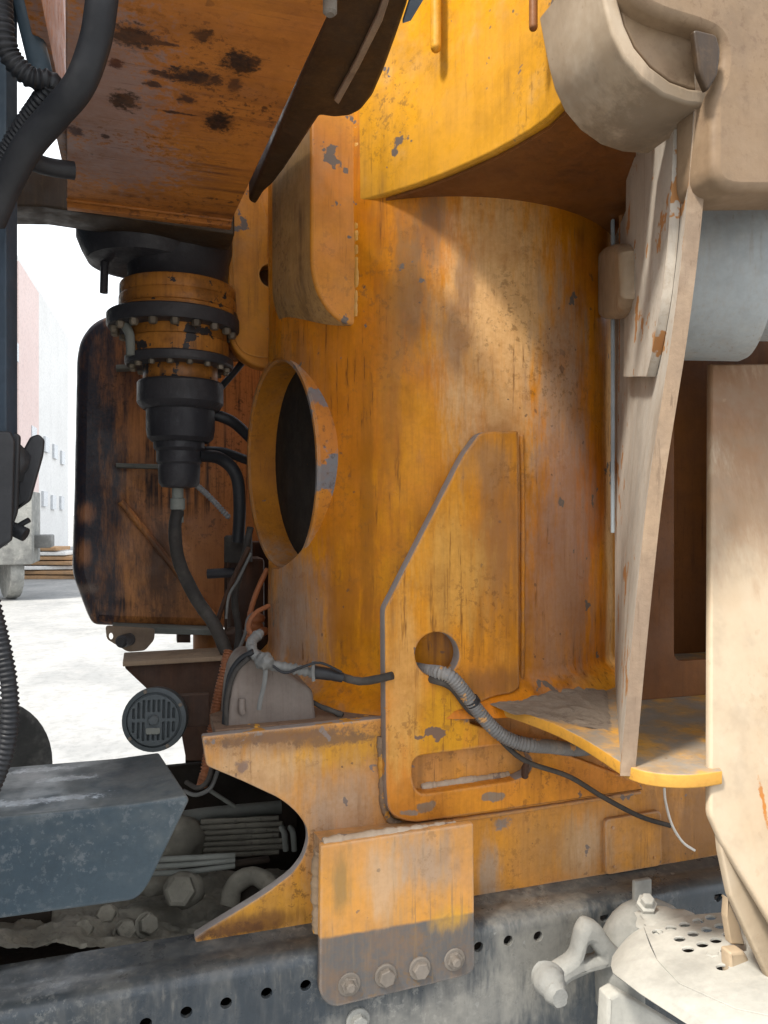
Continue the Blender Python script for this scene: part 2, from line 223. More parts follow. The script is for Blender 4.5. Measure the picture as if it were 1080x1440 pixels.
paint('edge_brown', (0.32, 0.225, 0.145), (0.22, 0.16, 0.115), streak=(0.14, 0.09, 0.06), streak_amt=0.5, dust=(0.42, 0.33, 0.24), dust_amt=0.3, rough=0.65, bump=0.2)
paint('strap_tan', fleck=(0.25, 0.17, 0.1), fleck_amt=0.4, c1=(0.38, 0.30, 0.215), c2=(0.32, 0.235, 0.15), streak=(0.24, 0.15, 0.085), streak_amt=0.6, dust=(0.58, 0.5, 0.4), dust_amt=0.3, speck=(.25, .17, .1), speck_amt=.3, grain=0.08, rough=0.5, bump=0.08,
      spots=[(tuple(PT(930, 165, .9)), (.07, .2, .05), (.17, .13, .09), .85)])
paint('boom_tan', fleck=(0.2, 0.12, 0.07), fleck_amt=0.5, c1=(0.22, 0.15, 0.09), c2=(0.17, 0.11, 0.065), streak=(0.24, 0.16, 0.10), streak_amt=0.5, dust=(0.30, 0.22, 0.14), dust_amt=0.3, speck=(.12, .07, .04), speck_amt=.5, rough=0.6, bump=0.12, grain=0.1)
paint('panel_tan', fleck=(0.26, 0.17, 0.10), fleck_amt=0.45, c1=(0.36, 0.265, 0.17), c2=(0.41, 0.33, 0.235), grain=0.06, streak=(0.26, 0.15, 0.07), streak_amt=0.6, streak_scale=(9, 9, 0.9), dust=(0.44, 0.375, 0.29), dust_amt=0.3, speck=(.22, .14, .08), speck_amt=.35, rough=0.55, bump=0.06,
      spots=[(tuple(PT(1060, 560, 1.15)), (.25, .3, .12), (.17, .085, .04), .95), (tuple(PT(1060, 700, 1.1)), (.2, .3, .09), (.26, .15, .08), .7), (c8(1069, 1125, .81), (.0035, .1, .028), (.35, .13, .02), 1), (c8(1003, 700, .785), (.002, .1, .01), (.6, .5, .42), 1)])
paint('grey_paint', (0.34, 0.365, 0.37), (0.28, 0.30, 0.305), dust=(0.42, 0.36, 0.28), dust_amt=0.25, streak=(0.25, 0.19, 0.13), streak_amt=0.3, rough=0.5, bump=0.06, spots=[(tuple(PT(1010, 480, .95)), (.05, .2, .02), (.36, .22, .1), .7)])
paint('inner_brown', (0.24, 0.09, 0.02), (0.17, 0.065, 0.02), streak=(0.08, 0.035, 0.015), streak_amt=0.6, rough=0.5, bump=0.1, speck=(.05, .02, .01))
paint('ledge', fleck=(0.12, 0.08, 0.05), fleck_amt=0.7, c1=(0.55, 0.27, 0.03), c2=(0.5, 0.26, 0.05), dust=(0.21, 0.185, 0.155), dust_amt=0.12, speck=(0.15, 0.08, 0.04), speck_amt=0.5, rough=0.65, bump=0.15, updust=1.0)
paint('mud', (0.17, 0.135, 0.105), (0.24, 0.20, 0.16), speck=(0.04, 0.03, 0.025), speck_amt=0.8, rough=0.95, bump=0.8, bump_scale=70)
paint('weld', (0.30, 0.21, 0.13), (0.22, 0.15, 0.10), chip=(0.5, 0.24, 0.04), chip_amt=0.5, dust=(0.45, 0.4, 0.34), dust_amt=0.3, rough=0.6, bump=0.3)
paint('weld_pale', (0.40, 0.33, 0.26), (0.34, 0.25, 0.17), chip=(0.2, 0.15, 0.12), chip_amt=0.6, dust=(0.46, 0.40, 0.33), dust_amt=0.3, rough=0.6, bump=0.3, scale=2)
paint('weld_yellow', (0.58, 0.33, 0.10), (0.50, 0.24, 0.04), dust=(0.6, 0.45, 0.3), dust_amt=0.3, rough=0.5, bump=0.3)
paint('weld_rust', (0.33, 0.15, 0.05), (0.22, 0.10, 0.04), dust=(0.4, 0.32, 0.25), dust_amt=0.2, rough=0.7, bump=0.3)
paint('rubber', (0.016, 0.017, 0.020), (0.03, 0.03, 0.033), dust=(0.09, 0.085, 0.08), dust_amt=0.2, rough=0.5, bump=0.12)
paint('rubber_dusty', (0.035, 0.032, 0.03), (0.06, 0.052, 0.045), dust=(0.15, 0.13, 0.11), dust_amt=0.35, rough=0.75, bump=0.25)
paint('conduit_grey', (0.24, 0.24, 0.245), (0.17, 0.165, 0.16), dust=(0.36, 0.31, 0.25), dust_amt=0.35, chip=(0.45, 0.25, 0.10), chip_amt=0.25, rough=0.6, bump=0.2)
paint('conduit_orange', (0.36, 0.13, 0.05), (0.27, 0.10, 0.045), dust=(0.3, 0.2, 0.14), dust_amt=0.3, rough=0.6, bump=0.2)
paint('cable_pale', (0.18, 0.18, 0.175), (0.11, 0.11, 0.105), dust=(0.27, 0.26, 0.24), dust_amt=0.3, rough=0.6, bump=0.2)
paint('white_tie', (0.72, 0.70, 0.65), (0.62, 0.6, 0.55), rough=0.5, bump=0.05)
paint('horn_black', (0.035, 0.045, 0.052), (0.06, 0.07, 0.075), dust=(0.16, 0.155, 0.14), dust_amt=0.25, rough=0.5, bump=0.15)
paint('pedestal', (0.13, 0.105, 0.09), (0.20, 0.165, 0.145), streak=(0.09, 0.05, 0.035), streak_amt=0.5, dust=(0.28, 0.24, 0.2), dust_amt=0.3, rough=0.6, bump=0.15)
paint('dust_white', (0.44, 0.43, 0.39), (0.34, 0.335, 0.305), dust=(0.50, 0.485, 0.44), dust_amt=0.4, speck=(0.45, 0.42, 0.36), speck_amt=0.3, rough=0.9, bump=0.15)
paint('dust_grey', (0.28, 0.28, 0.26), (0.18, 0.18, 0.17), dust=(0.42, 0.41, 0.37), dust_amt=0.4, speck=(0.2, 0.2, 0.18), speck_amt=0.4, rough=0.9, bump=0.3)
paint('post_teal', (0.05, 0.075, 0.095), (0.035, 0.05, 0.07), dust=(0.16, 0.19, 0.2), dust_amt=0.25, rough=0.5, bump=0.1)
paint('post_strip', (0.45, 0.52, 0.56), (0.36, 0.42, 0.46), rough=0.4, bump=0.05)
paint('concrete', (0.31, 0.31, 0.305), (0.22, 0.225, 0.225), dust=(0.36, 0.35, 0.335), dust_amt=0.4, speck=(0.3, 0.29, 0.27), speck_amt=0.3, rough=0.9, bump=0.1, scale=0.25)
paint('wall_white', (0.80, 0.79, 0.77), (0.74, 0.73, 0.71), rough=0.8, bump=0.02, scale=.1)
paint('wall_pink', (0.78, 0.62, 0.58), (0.74, 0.58, 0.54), rough=0.8, bump=0.02, scale=.1)
paint('window_haze', (0.55, 0.57, 0.59), (0.5, 0.52, 0.54), rough=0.3, bump=0.02)  # window tone lightened to imitate distant haze
paint('timber', (0.45, 0.27, 0.14), (0.34, 0.22, 0.13), rough=0.8, bump=0.1)
paint('tyre', (0.05, 0.05, 0.05), (0.09, 0.09, 0.085), dust=(0.3, 0.29, 0.27), dust_amt=0.5, rough=0.85, bump=0.2)
paint('blue_grey', (0.16, 0.24, 0.32), (0.12, 0.18, 0.25), rough=0.4, bump=0.05)

paint('edge_grey', (0.32, 0.28, 0.26), (0.24, 0.20, 0.18), chip=(0.45, 0.2, 0.03), chip_amt=0.35, dust=(0.42, 0.38, 0.34), dust_amt=0.3, rough=0.6, bump=0.2)
paint('base_dirt', (0.20, 0.12, 0.075), (0.13, 0.085, 0.06), dust=(0.27, 0.2, 0.15), dust_amt=0.35, speck=(.05, .03, .02), speck_amt=.6, chip=(0.5, 0.24, 0.03), chip_amt=0.3, rough=0.85, bump=0.4)
# ------------------------------------------------------------------ mesh helpers
def finish(me, angle=32):
    for p in me.polygons: p.use_smooth = True
    me.set_sharp_from_angle(angle=rad(angle))
def link(name, me, mat, parent=None, loc=None):
    o = bpy.data.objects.new(name, me); COL.objects.link(o)
    if mat is not None:
        me.materials.clear()
        for m in (mat if isinstance(mat, (list, tuple)) else [mat]): me.materials.append(MATS[m])
    if parent is not None:
        pw = parent['_w'] if '_w' in parent else (0, 0, 0)
        o.parent = parent
        if loc is None: me.transform(Matrix.Translation(-Vector(pw))) ; o['_w'] = list(pw)
        else: o.location = Vector(loc) - Vector(pw); o['_w'] = list(loc)
    else:
        if loc is None:
            c = Vector((0, 0, 0)); n = max(1, len(me.vertices))
            zs_ = min((v.co.z for v in me.vertices), default=0)
            for v in me.vertices: c += v.co / n
            c.z = zs_
            me.transform(Matrix.Translation(-c)); o.location = c; o['_w'] = list(c)
        else: o.location = loc; o['_w'] = list(loc)
    return o
def thing(name, loc, label, cat, group=None):
    o = bpy.data.objects.new(name, None); COL.objects.link(o); o.location = loc; o['_w'] = list(loc); o.empty_display_size = 0.05
    return tag(o, label, cat, group)
def tag(o, label, cat, group=None):
    o['label'] = label; o['category'] = cat
    if group: o['group'] = group
    return o
def from_bm(bm, angle=32):
    bmesh.ops.recalc_face_normals(bm, faces=bm.faces)
    me = bpy.data.meshes.new('m'); bm.to_mesh(me); bm.free(); finish(me, angle); return me
def rounded(pts, radii, n=6):
    """polygon with rounded corners; radii one per corner"""
    out = []; k = len(pts)
    for i in range(k):
        p = Vector(pts[i]); r = radii[i] if not isinstance(radii, (int, float)) else radii
        a = Vector(pts[i - 1]) - p; c = Vector(pts[(i + 1) % k]) - p
        if r <= 0: out.append(tuple(p)); continue
        la, lc = a.length, c.length
        d = min(r, la * 0.49, lc * 0.49)
        s, e = p + a * (d / la), p + c * (d / lc)
        for j in range(n + 1):
            u = j / n; q = s * (1 - u) ** 2 + p * (2 * u * (1 - u)) + e * u ** 2
            out.append(tuple(q))
    return out
def circ(cx, cy, r, n=28): return [(cx + r * math.cos(2 * math.pi * i / n), cy + r * math.sin(2 * math.pi * i / n)) for i in range(n)]
def flat(outline, holes=(), th=0.02, bev=0.003, M=None):
    """thick plate from a 2-D outline with holes, edges bevelled, local z the normal"""
    cu = bpy.data.curves.new('c', 'CURVE'); cu.dimensions = '2D'; cu.fill_mode = 'BOTH'
    for poly in [outline] + list(holes):
        s = cu.splines.new('POLY'); s.points.add(len(poly) - 1)
        for p, q in zip(s.points, poly): p.co = (q[0], q[1], 0, 1)
        s.use_cyclic_u = True
    cu.extrude = max(0.0005, th / 2 - bev); cu.bevel_depth = bev; cu.bevel_resolution = 2; cu.offset = -bev
    o = bpy.data.objects.new('c', cu); me = bpy.data.meshes.new_from_object(o)
    bpy.data.objects.remove(o); bpy.data.curves.remove(cu)
    if M: me.transform(M)
    finish(me, 35); return me
def frame(o, e1, e2):
    e1 = Vector(e1).normalized(); e2 = Vector(e2); e2 = (e2 - e1 * e2.dot(e1)).normalized(); e3 = e1.cross(e2)
    return Matrix((( e1.x, e2.x, e3.x, o[0]), (e1.y, e2.y, e3.y, o[1]), (e1.z, e2.z, e3.z, o[2]), (0, 0, 0, 1)))
def plateY(px, Y, th, holes=(), rr=0, bev=0.003):
    """plate facing the viewer, outline traced in photo pixels, its face in the plane Y"""
    f = lambda ps: [((q := PY(a, b_, Y)).x, q.z) for a, b_ in ps]
    px2 = rounded(px, rr) if rr else px
    return flat(f(px2), [f(h) for h in holes], th, bev, frame((0, Y + th / 2, 0), (1, 0, 0), (0, 0, 1)))
def plateT(px, P0, e2, th, holes=(), rr=0, bev=0.003):
    """leaning plate through P0, its rows along X, rising along e2"""
    n = Vector((1, 0, 0)).cross(Vector(e2)).normalized(); M_ = frame(P0, (1, 0, 0), e2); Mi_ = M_.inverted()
    def f(ps):
        r_ = []
        for a, b_ in ps:
            d = ray(a, b_); q = Mi_ @ (CAM + d * ((Vector(P0) - CAM).dot(n) / d.dot(n))); r_.append((q.x, q.y))
        return r_
    return flat(f(rounded(px, rr) if rr else px), [f(h) for h in holes], th, bev, M_ @ Matrix.Translation((0, 0, -th / 2)))
def plateXZ(pts, Y, th, holes=(), bev=0.003):
    return flat(pts, holes, th, bev, frame((0, Y + th / 2, 0), (1, 0, 0), (0, 0, 1)))
def plateXY(pts, Z, th, holes=(), bev=0.003):
    """horizontal plate, top at Z"""
    return flat(pts, holes, th, bev, frame((0, 0, Z - th / 2), (1, 0, 0), (0, 1, 0)))
def box(a, b_, bev=0.003):
    a, b_ = Vector(a), Vector(b_); bm = bmesh.new(); bmesh.ops.create_cube(bm, size=1)
    for v in bm.verts: v.co = Vector(((a.x + b_.x) / 2 + v.co.x * abs(b_.x - a.x), (a.y + b_.y) / 2 + v.co.y * abs(b_.y - a.y), (a.z + b_.z) / 2 + v.co.z * abs(b_.z - a.z)))
    if bev: bmesh.ops.bevel(bm, geom=bm.edges[:], offset=bev, segments=2, affect='EDGES', profile=0.5)
    return from_bm(bm)
def lathe(prof, c=(0, 0, 0), seg=48, axis=None, cap=True):
    bm = bmesh.new(); rings = []
    for r, z in prof: rings.append([bm.verts.new((r * math.cos(2 * math.pi * i / seg), r * math.sin(2 * math.pi * i / seg), z)) for i in range(seg)])
    for a, b_ in zip(rings, rings[1:]):
        for i in range(seg): bm.faces.new((a[i], a[(i + 1) % seg], b_[(i + 1) % seg], b_[i]))
    if cap: bm.faces.new(rings[0][::-1]); bm.faces.new(rings[-1])
    me = from_bm(bm)
    M = Matrix.Translation(c)
    if axis is not None: M = M @ Vector(axis).to_track_quat('Z', 'Y').to_matrix().to_4x4()
    me.transform(M); return me
def smooth_path(pts, step=0.006):
    P = [Vector(p) for p in pts]
    if len(P) == 2: P.insert(1, (P[0] + P[1]) / 2)
    out = []
    for i in range(len(P) - 1):
        p0 = P[i - 1] if i else P[0] * 2 - P[1]; p1, p2 = P[i], P[i + 1]; p3 = P[i + 2] if i + 2 < len(P) else P[-1] * 2 - P[-2]
        n = max(2, int((p2 - p1).length / step))
        for j in range(n):
            u = j / n
            out.append(0.5 * ((2 * p1) + (-p0 + p2) * u + (2 * p0 - 5 * p1 + 4 * p2 - p3) * u * u + (-p0 + 3 * p1 - 3 * p2 + p3) * u ** 3))
    out.append(P[-1]); return out
def tube(pts, r, seg=12, step=0.006, rib=0, ribamp=0.12, jit=0.0, flatten=1.0):
    """swept tube; rib = ring pitch of a corrugated hose, jit = uneven radius"""
    path = smooth_path(pts, step if not rib else min(step, rib / 4)); bm = bmesh.new(); rings = []; s = 0
    up = Vector((0.13, 0.31, 0.94)).normalized(); nrm = None
    for i, p in enumerate(path):
        tn = (path[min(i + 1, len(path) - 1)] - path[max(i - 1, 0)]).normalized()
        if nrm is None: nrm = tn.cross(up).normalized()
        nrm = (nrm - tn * nrm.dot(tn)).normalized(); bn = tn.cross(nrm)
        if i: s += (p - path[i - 1]).length
        k = r(i / (len(path) - 1)) if callable(r) else r
        if rib: k *= 1 + ribamp * (1 if math.sin(2 * math.pi * s / rib) > 0 else -1)
        if jit: k *= 1 + jit * noise.noise(p * (0.9 / max(0.004, k)))
        rings.append([bm.verts.new(p + (nrm * math.cos(2 * math.pi * j / seg) + bn * math.sin(2 * math.pi * j / seg) * flatten) * k * (1 + (jit * 0.5 * noise.noise((p + nrm * j) * 60) if jit else 0))) for j in range(seg)])
    for a, b_ in zip(rings, rings[1:]):
        for i in range(seg): bm.faces.new((a[i], a[(i + 1) % seg], b_[(i + 1) % seg], b_[i]))
    bm.faces.new(rings[0][::-1]); bm.faces.new(rings[-1])
    return from_bm(bm, 60)
def weld(pts, r=0.006, pitch=0.006):
    """weld bead: overlapping ripples along a seam"""
    path = smooth_path(pts, pitch / 3); bm = bmesh.new(); rings = []; seg = 8; s = 0
    for i, p in enumerate(path):
        tn = (path[min(i + 1, len(path) - 1)] - path[max(i - 1, 0)]).normalized(); a = tn.cross(Vector((0.3, 0.9, 0.2))).normalized(); c = tn.cross(a)
        if i: s += (p - path[i - 1]).length
        k = r * (0.9 + 0.09 * abs(math.sin(math.pi * s / pitch)) + 0.28 * noise.noise(p * 70) + .12 * noise.noise(p * 260))
        rings.append([bm.verts.new(p + (a * math.cos(2 * math.pi * j / seg) + c * math.sin(2 * math.pi * j / seg)) * k) for j in range(seg)])
    for a, b_ in zip(rings, rings[1:]):
        for i in range(seg): bm.faces.new((a[i], a[(i + 1) % seg], b_[(i + 1) % seg], b_[i]))
    bm.faces.new(rings[0][::-1]); bm.faces.new(rings[-1])
    return from_bm(bm, 70)
def lump(c, r, seed=0, amp=0.25, sub=3, fr=2.2):
    """dirty rounded clod / casting lump with radii r"""
    bm = bmesh.new(); bmesh.ops.create_icosphere(bm, subdivisions=sub, radius=1)
    for v in bm.verts:
        d = v.co.normalized(); k = 1 + amp * noise.fractal(d * fr + Vector((seed * 3.7, seed, 0)), 0.9, 2.1, 4)
        v.co = Vector((c[0] + d.x * r[0] * k, c[1] + d.y * r[1] * k, c[2] + d.z * r[2] * k))
    return from_bm(bm, 60)
def hexbolt(r=0.012, h=0.010, wr=0.018, wh=0.004):
    """hex head on a washer, pointing to -Y"""
    bm = bmesh.new()
    def cyl(r_, y0, y1, n, ph=0, ch=0.0):
        prof = [(r_, y0), (r_, y1 - ch), (r_ - ch, y1)] if ch else [(r_, y0), (r_, y1)]
        rings = [[bm.verts.new((q * math.cos(2 * math.pi * i / n + ph), -y, q * math.sin(2 * math.pi * i / n + ph))) for i in range(n)] for q, y in prof]
        for a, b_ in zip(rings, rings[1:]):
            for i in range(n): bm.faces.new((a[i], a[(i + 1) % n], b_[(i + 1) % n], b_[i]))
        bm.faces.new(rings[-1]); bm.faces.new(rings[0][::-1])
    if wr: cyl(wr, 0, wh, 22, 0, wh * 0.3)
    cyl(r, wh - 0.0005, wh + h, 6, 0.3, r * 0.12)
    return from_bm(bm)
def joined(*mes):
    bm = bmesh.new()
    for me in mes: bm.from_mesh(me)
    out = bpy.data.meshes.new('m'); bm.to_mesh(out); bm.free(); finish(out, 35); return out
def grid_surf(rows, th=0.0, close=False):
    bm = bmesh.new(); R = [[bm.verts.new(p) for p in r] for r in rows]
    for a, b_ in zip(R, R[1:]):
        for i in range(len(a) - 1): bm.faces.new((a[i], a[i + 1], b_[i + 1], b_[i]))
    if th:
        bmesh.ops.recalc_face_normals(bm, faces=bm.faces)
        bmesh.ops.solidify(bm, geom=bm.faces[:], thickness=th)
    return from_bm(bm)

# ================================================================== THE SETTING
def rect(x0, x1, y0, y1): return [(x0, y0), (x1, y0), (x1, y1), (x0, y1)]
g = bpy.data.meshes.new('m'); g.from_pydata([(-400, -400, 0), (400, -400, 0), (400, 400, 0), (-400, 400, 0)], [], [(0, 1, 2, 3)])
o = link('ground', g, 'concrete', loc=(0, 0, 0)); o['kind'] = 'structure'
# far works building, pale, left of the yard
def build_far():
    a, b_ = PT(-120, 720, 14), PT(96, 720, 34); a.z = b_.z = 0
    d = (b_ - a).normalized(); n = Vector((d.y, -d.x, 0)); ln = (b_ - a).length
    T = thing('works_building', tuple(a), 'pale works building with a pink band beyond the sunlit yard', 'building')
    def slab(s0, s1, z0, z1, off, dep):
        bm = bmesh.new(); vs_ = []
        for s, q, z in [(s0, off, z0), (s1, off, z0), (s1, off + dep, z0), (s0, off + dep, z0), (s0, off, z1), (s1, off, z1), (s1, off + dep, z1), (s0, off + dep, z1)]:
            vs_.append(bm.verts.new(a + d * s - n * q + UV * z))
        for f in ((0, 1, 2, 3), (4, 5, 6, 7), (0, 1, 5, 4), (1, 2, 6, 5), (2, 3, 7, 6), (3, 0, 4, 7)): bm.faces.new([vs_[i] for i in f])
        return from_bm(bm)
    link('wall', slab(0, ln, 0, 9.5, 0, 8), 'wall_white', T)
    link('pink_band', slab(ln * .45, ln * .62, 0.2, 9.3, -0.05, 0.049), 'wall_pink', T)
    for k, (s, z) in enumerate([(.40, 6.2), (.55, 4.0), (.68, 3.9), (.78, 3.8), (.88, 3.7), (.66, 1.9), (.76, 1.8), (.87, 1.8)]):
        link('window', slab(ln * s, ln * s + 0.9, z, z + 0.55, -0.08, 0.078), 'window_haze', T)
build_far()
# leftovers far out in the yard
T = thing('pallet_stack', tuple(PZ(70, 812, 0)), 'stack of old timber boards lying far out in the yard', 'boards')
c = PZ(72, 812, 0)
for k in range(7):
    b_ = box((-1.3 + .1 * k, -.5, .12 * k), (1.2 - .13 * k, .5 - .05 * k, .12 * k + .09), 0.01); b_.transform(Matrix.Translation(c) @ Matrix.Rotation(random.uniform(-.25, .25) - .2, 4, 'Z'))
    link('board', b_, ['timber', 'timber', 'wall_white'][k % 3], T)
T = thing('parked_trailer', tuple(PZ(24, 840, 0)), 'pale dusty trailer end with wheel far at left edge', 'trailer')
c = PZ(16, 842, 0); e = PZ(30, 832, 0)
link('wheel', lathe([(.25, -.12), (.5, -.12), (.53, -.06), (.53, .06), (.5, .12), (.25, .12)], (c.x, c.y, .53), 28, axis=(.9, .35, 0)), 'dust_grey', T)
b_ = box((-1.6, -.6, .7), (.45, .6, 2.1), .03); b_.transform(Matrix.Translation(c)); link('body', b_, 'dust_grey', T)
b_ = box((.3, -.3, 1.0), (.75, .3, 1.25), .03); b_.transform(Matrix.Translation(c)); link('tail_bar', b_, 'cable_pale', T)

# ================================================================== CHASSIS RAIL
RY, RZ = 1.15, 1.02
rail = thing('chassis_rail', (0.4, RY, 0.72), 'dusty black steel chassis rail with punched holes along the bottom', 'chassis rail')
holes = []
for x, y in [(205, 1440), (262, 1424), (318, 1411), (375, 1397), (430, 1386), (673, 1332), (715, 1323), (757, 1317), (850, 1290), (1010, 1262)]:
    q = PY(x, y, RY); holes.append(circ(q.x, q.z, 0.0085, 16))
web = [(-1.6, .72), (2.6, .72), (2.6, RZ - .022), (-1.6, RZ - .022)]
link('web', plateXZ(web, RY, .009, holes, .0008), 'rail_black', rail)
rows = []
prof = [(RY, RZ - .0225)] + [(RY + .022 - .022 * math.cos(a), RZ - .022 + .022 * math.sin(a)) for a in [rad(q) for q in range(10, 91, 10)]] + [(RY + .040, RZ), (RY + .052, RZ - .003), (RY + .064, RZ - .003), (RY + .076, RZ + .001), (1.262, RZ)]
for x in [-1.6 + .1 * k for k in range(43)]: rows.append([Vector((x, y, z + .0015 * noise.noise(Vector((x * 3, y * 8, 0))))) for y, z in prof])
link('top_flange', grid_surf(rows, .008), 'rail_black', rail)
link('inner_rail', box((-1.6, 1.9, .7), (2.6, 1.96, RZ), .01), 'dark_void', rail)
link('cross_member', box((.55, 1.3, .72), (.62, 1.9, .98), .01), 'dark_void', rail)
rb = hexbolt(.013, .011, .019, .004)
for x, y in [(503, 1434)]:
    q = PY(x, y, RY); link('bolt', rb.copy(), 'dust_grey', rail, loc=tuple(q))

# ================================================================== TURRET (column, base and everything welded to it)
CX, CY, CR = 0.643, 1.62, 0.386
BZ = 1.347                                    # top of the base box
turret = thing('pump_turret', (CX, CY, BZ), 'worn yellow steel turret column with welded base and gussets on the chassis', 'turret')
HZ = 2.267
# cylindrical shell, left open where the pipe stub enters is hidden inside it
prof = [(CR + .055, BZ), (CR + .05, BZ + .012), (CR + .03, BZ + .028), (CR + .004, BZ + .055), (CR, BZ + .07)]
prof += [(CR + .0012 * math.sin(k * 1.7), BZ + .07 + k * (HZ - BZ - .07) / 12) for k in range(1, 13)] + [(CR, 2.9)]
col_me = lathe(prof, (CX, CY, 0), 128)
def cut(me, cutter):
    a = bpy.data.objects.new('a', me); b0 = bpy.data.objects.new('b', cutter); COL.objects.link(a); COL.objects.link(b0)
    md = a.modifiers.new('x', 'BOOLEAN'); md.operation = 'DIFFERENCE'; md.object = b0; md.solver = 'EXACT'
    dg = bpy.context.evaluated_depsgraph_get(); out = bpy.data.meshes.new_from_object(a.evaluated_get(dg))
    bpy.data.objects.remove(a); bpy.data.objects.remove(b0); finish(out, 35); return out
col_me = cut(col_me, lathe([(.2195, -.33), (.2195, .2)], (.268, 1.592, 1.800), 96, axis=Vector((-.985, -.16, -.035)).normalized()))
link('column', col_me, 'column_paint', turret)
# upper box flange, flared towards the viewer
pl = [(.352, 1.369), (.405, 1.305), (.451, 1.241), (.480, 1.19), (.504, 1.14), (.523, 1.097), (.537, 1.054), (.548, 1.015), (.554, .977), (.554, .94), (.551, .905), (.553, .875), (.57, .862)]
pl += [(1.45, .862), (1.45, 1.9), (.9, 1.98), (.5, 1.95), (.30, 1.75), (.27, 1.6), (.30, 1.47)]
link('upper_box', plateXY(pl, 3.2, 3.2 - HZ, (), .006), 'flange_paint', turret)
link('underside_shade_plate', plateXY([(x + (.012 if x < .6 else -.012), y + (.012 if y < 1 else 0)) for x, y in pl[:-7]] + [(1.42, .88), (1.42, 1.5), (.9, 1.7), (.42, 1.6), (.372, 1.39)], HZ - .0005, .006, (), .001), 'inner_brown', turret)  # added brown plate, its colour stands in for shade under the box
def rod(px, y0, y1, t, r): return tube([PT(px, y0, t), PT(px, (y0 + y1) / 2, t), PT(px, y1, t)], lambda u: r * (1 if u < .94 else math.sqrt(max(.02, 1 - ((u - .94) / .06) ** 2))), 14, .0015)
link('drain_rod', rod(613, -60, 74, 1.262, .009), 'flange_paint', turret)
link('drain_rod', rod(750, -60, 44, 1.06, .006), 'inner_brown', turret)
# base: fork-shaped side plate, top plate, far side plate
fork = [(284, 1036), (540, 1010), (700, 1000), (1075, 1010), (1075, 1192), (930, 1217), (665, 1261), (447, 1303), (276, 1327), (273, 1319), (300, 1302), (372, 1258), (412, 1228), (428, 1205), (434, 1180), (431, 1162), (418, 1143), (396, 1124), (340, 1098), (290, 1077), (287, 1058)]
fr = [4, 0, 0, 0, 0, 0, 0, 0, 2, 3, 0, 30, 20, 14, 14, 10, 10, 25, 0, 6, 6]
FY = 1.236
fk_ = link('side_plate', plateY(fork, FY, .02, rr=fr, bev=.002), ['base_paint', 'edge_grey'], turret)
for p_ in fk_.data.polygons:
    if abs(p_.normal.y) < .5: p_.material_index = 1
link('base_top', plateXY([(.11, 1.258), (1.0, 1.258), (1.0, 1.98), (.42, 1.98), (.30, 1.6), (.20, 1.45), (.11, 1.36)], BZ, .018, (), .002), 'base_dirt', turret)
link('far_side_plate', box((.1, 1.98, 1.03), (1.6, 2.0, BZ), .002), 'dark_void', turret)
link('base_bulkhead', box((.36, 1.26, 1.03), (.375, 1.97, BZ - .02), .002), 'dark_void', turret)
# gusset
gus = [(541, 857), (652, 640), (676, 607), (729, 606), (731, 968), (720, 975), (688, 981), (664, 995), (660, 1018), (700, 1028), (800, 1062), (900, 1100), (906, 1111), (578, 1158), (546, 1146), (543, 1100)]
gr = [6, 10, 10, 2, 8, 4, 16, 14, 6, 10, 30, 6, 3, 20, 22, 10]
slot = rounded([(579, 1064), (722, 1046), (750, 1066), (748, 1086), (725, 1098), (590, 1118), (580, 1100)], [22, 22, 12, 12, 18, 14, 10])
gus_o = link('gusset_plate', plateY(gus, 1.206, .0295, [rounded([(615 + 31 * math.cos(a), 921 + 32 * math.sin(a)) for a in [2 * math.pi * k / 30 for k in range(30)]], 0), slot], gr, .003), ['gusset_paint', 'edge_grey'], turret)
for p_ in gus_o.data.polygons:
    if abs(p_.normal.y) < .5 and p_.normal.x < -.2: p_.material_index = 1
def seam(pts, Y, r, m, par=turret, pitch=.007): return link('weld_bead', weld([PY(x, y, Y) for x, y in pts], r, pitch), m, par)
seam([(536, 1035), (538, 1080), (540, 1130), (548, 1152), (566, 1163)], 1.234, .008, 'weld')
seam([(733, 612), (735, 700), (735, 800), (735, 900), (734, 966)], 1.232, .0045, 'gusset_paint')
seam([(575, 1162), (650, 1152), (760, 1136), (900, 1114)], 1.234, .004, 'base_paint')
seam([(592, 1108), (640, 1101), (690, 1094), (715, 1090)], 1.2355, .0085, 'weld_pale')
# mounting plate bolted over the rail
mp = [(451, 1190), (470, 1187), (640, 1162), (666, 1158), (668, 1366), (650, 1374), (466, 1418), (449, 1400)]
mo = link('mounting_plate', plateY(mp, 1.134, .0155, rr=[3, 2, 2, 3, 22, 10, 22, 18], bev=.0025), 'mount_paint', turret)
a, b_ = PY(455, 1192, 1.134), PY(662, 1166, 1.134)
rows = []
for k in range(13):
    x = a.x + .006 + (b_.x - a.x - .012) * k / 12; zt = a.z + (b_.z - a.z) * k / 12 - .004
    rows.append([Vector((x, 1.1497, 1.032)), Vector((x, 1.1497, zt)), Vector((x, 1.19, zt - .006)), Vector((x, 1.2355, zt - .013)), Vector((x, 1.2355, 1.032))])
link('mounting_block', grid_surf(rows), 'mount_paint', mo)
for p in (rows[0], rows[-1]):
    bm = bmesh.new(); bm.faces.new([bm.verts.new(v) for v in p]); link('block_side', from_bm(bm), 'base_paint', mo)
link('weld_bead', weld([(a.x + .002, 1.148, a.z + .001), (.5 * (a.x + b_.x), 1.15, .5 * (a.z + b_.z) + .001), (b_.x - .02, 1.152, b_.z - .001)], .010, .011), 'weld_pale', mo)
link('weld_bead', weld([(a.x + .001, 1.156, a.z - .012), (a.x - .001, 1.166, a.z - .06), (a.x + .001, 1.166, 1.045)], .012, .009), 'weld', mo)
mb = hexbolt(.0135, .009, .018, .004)
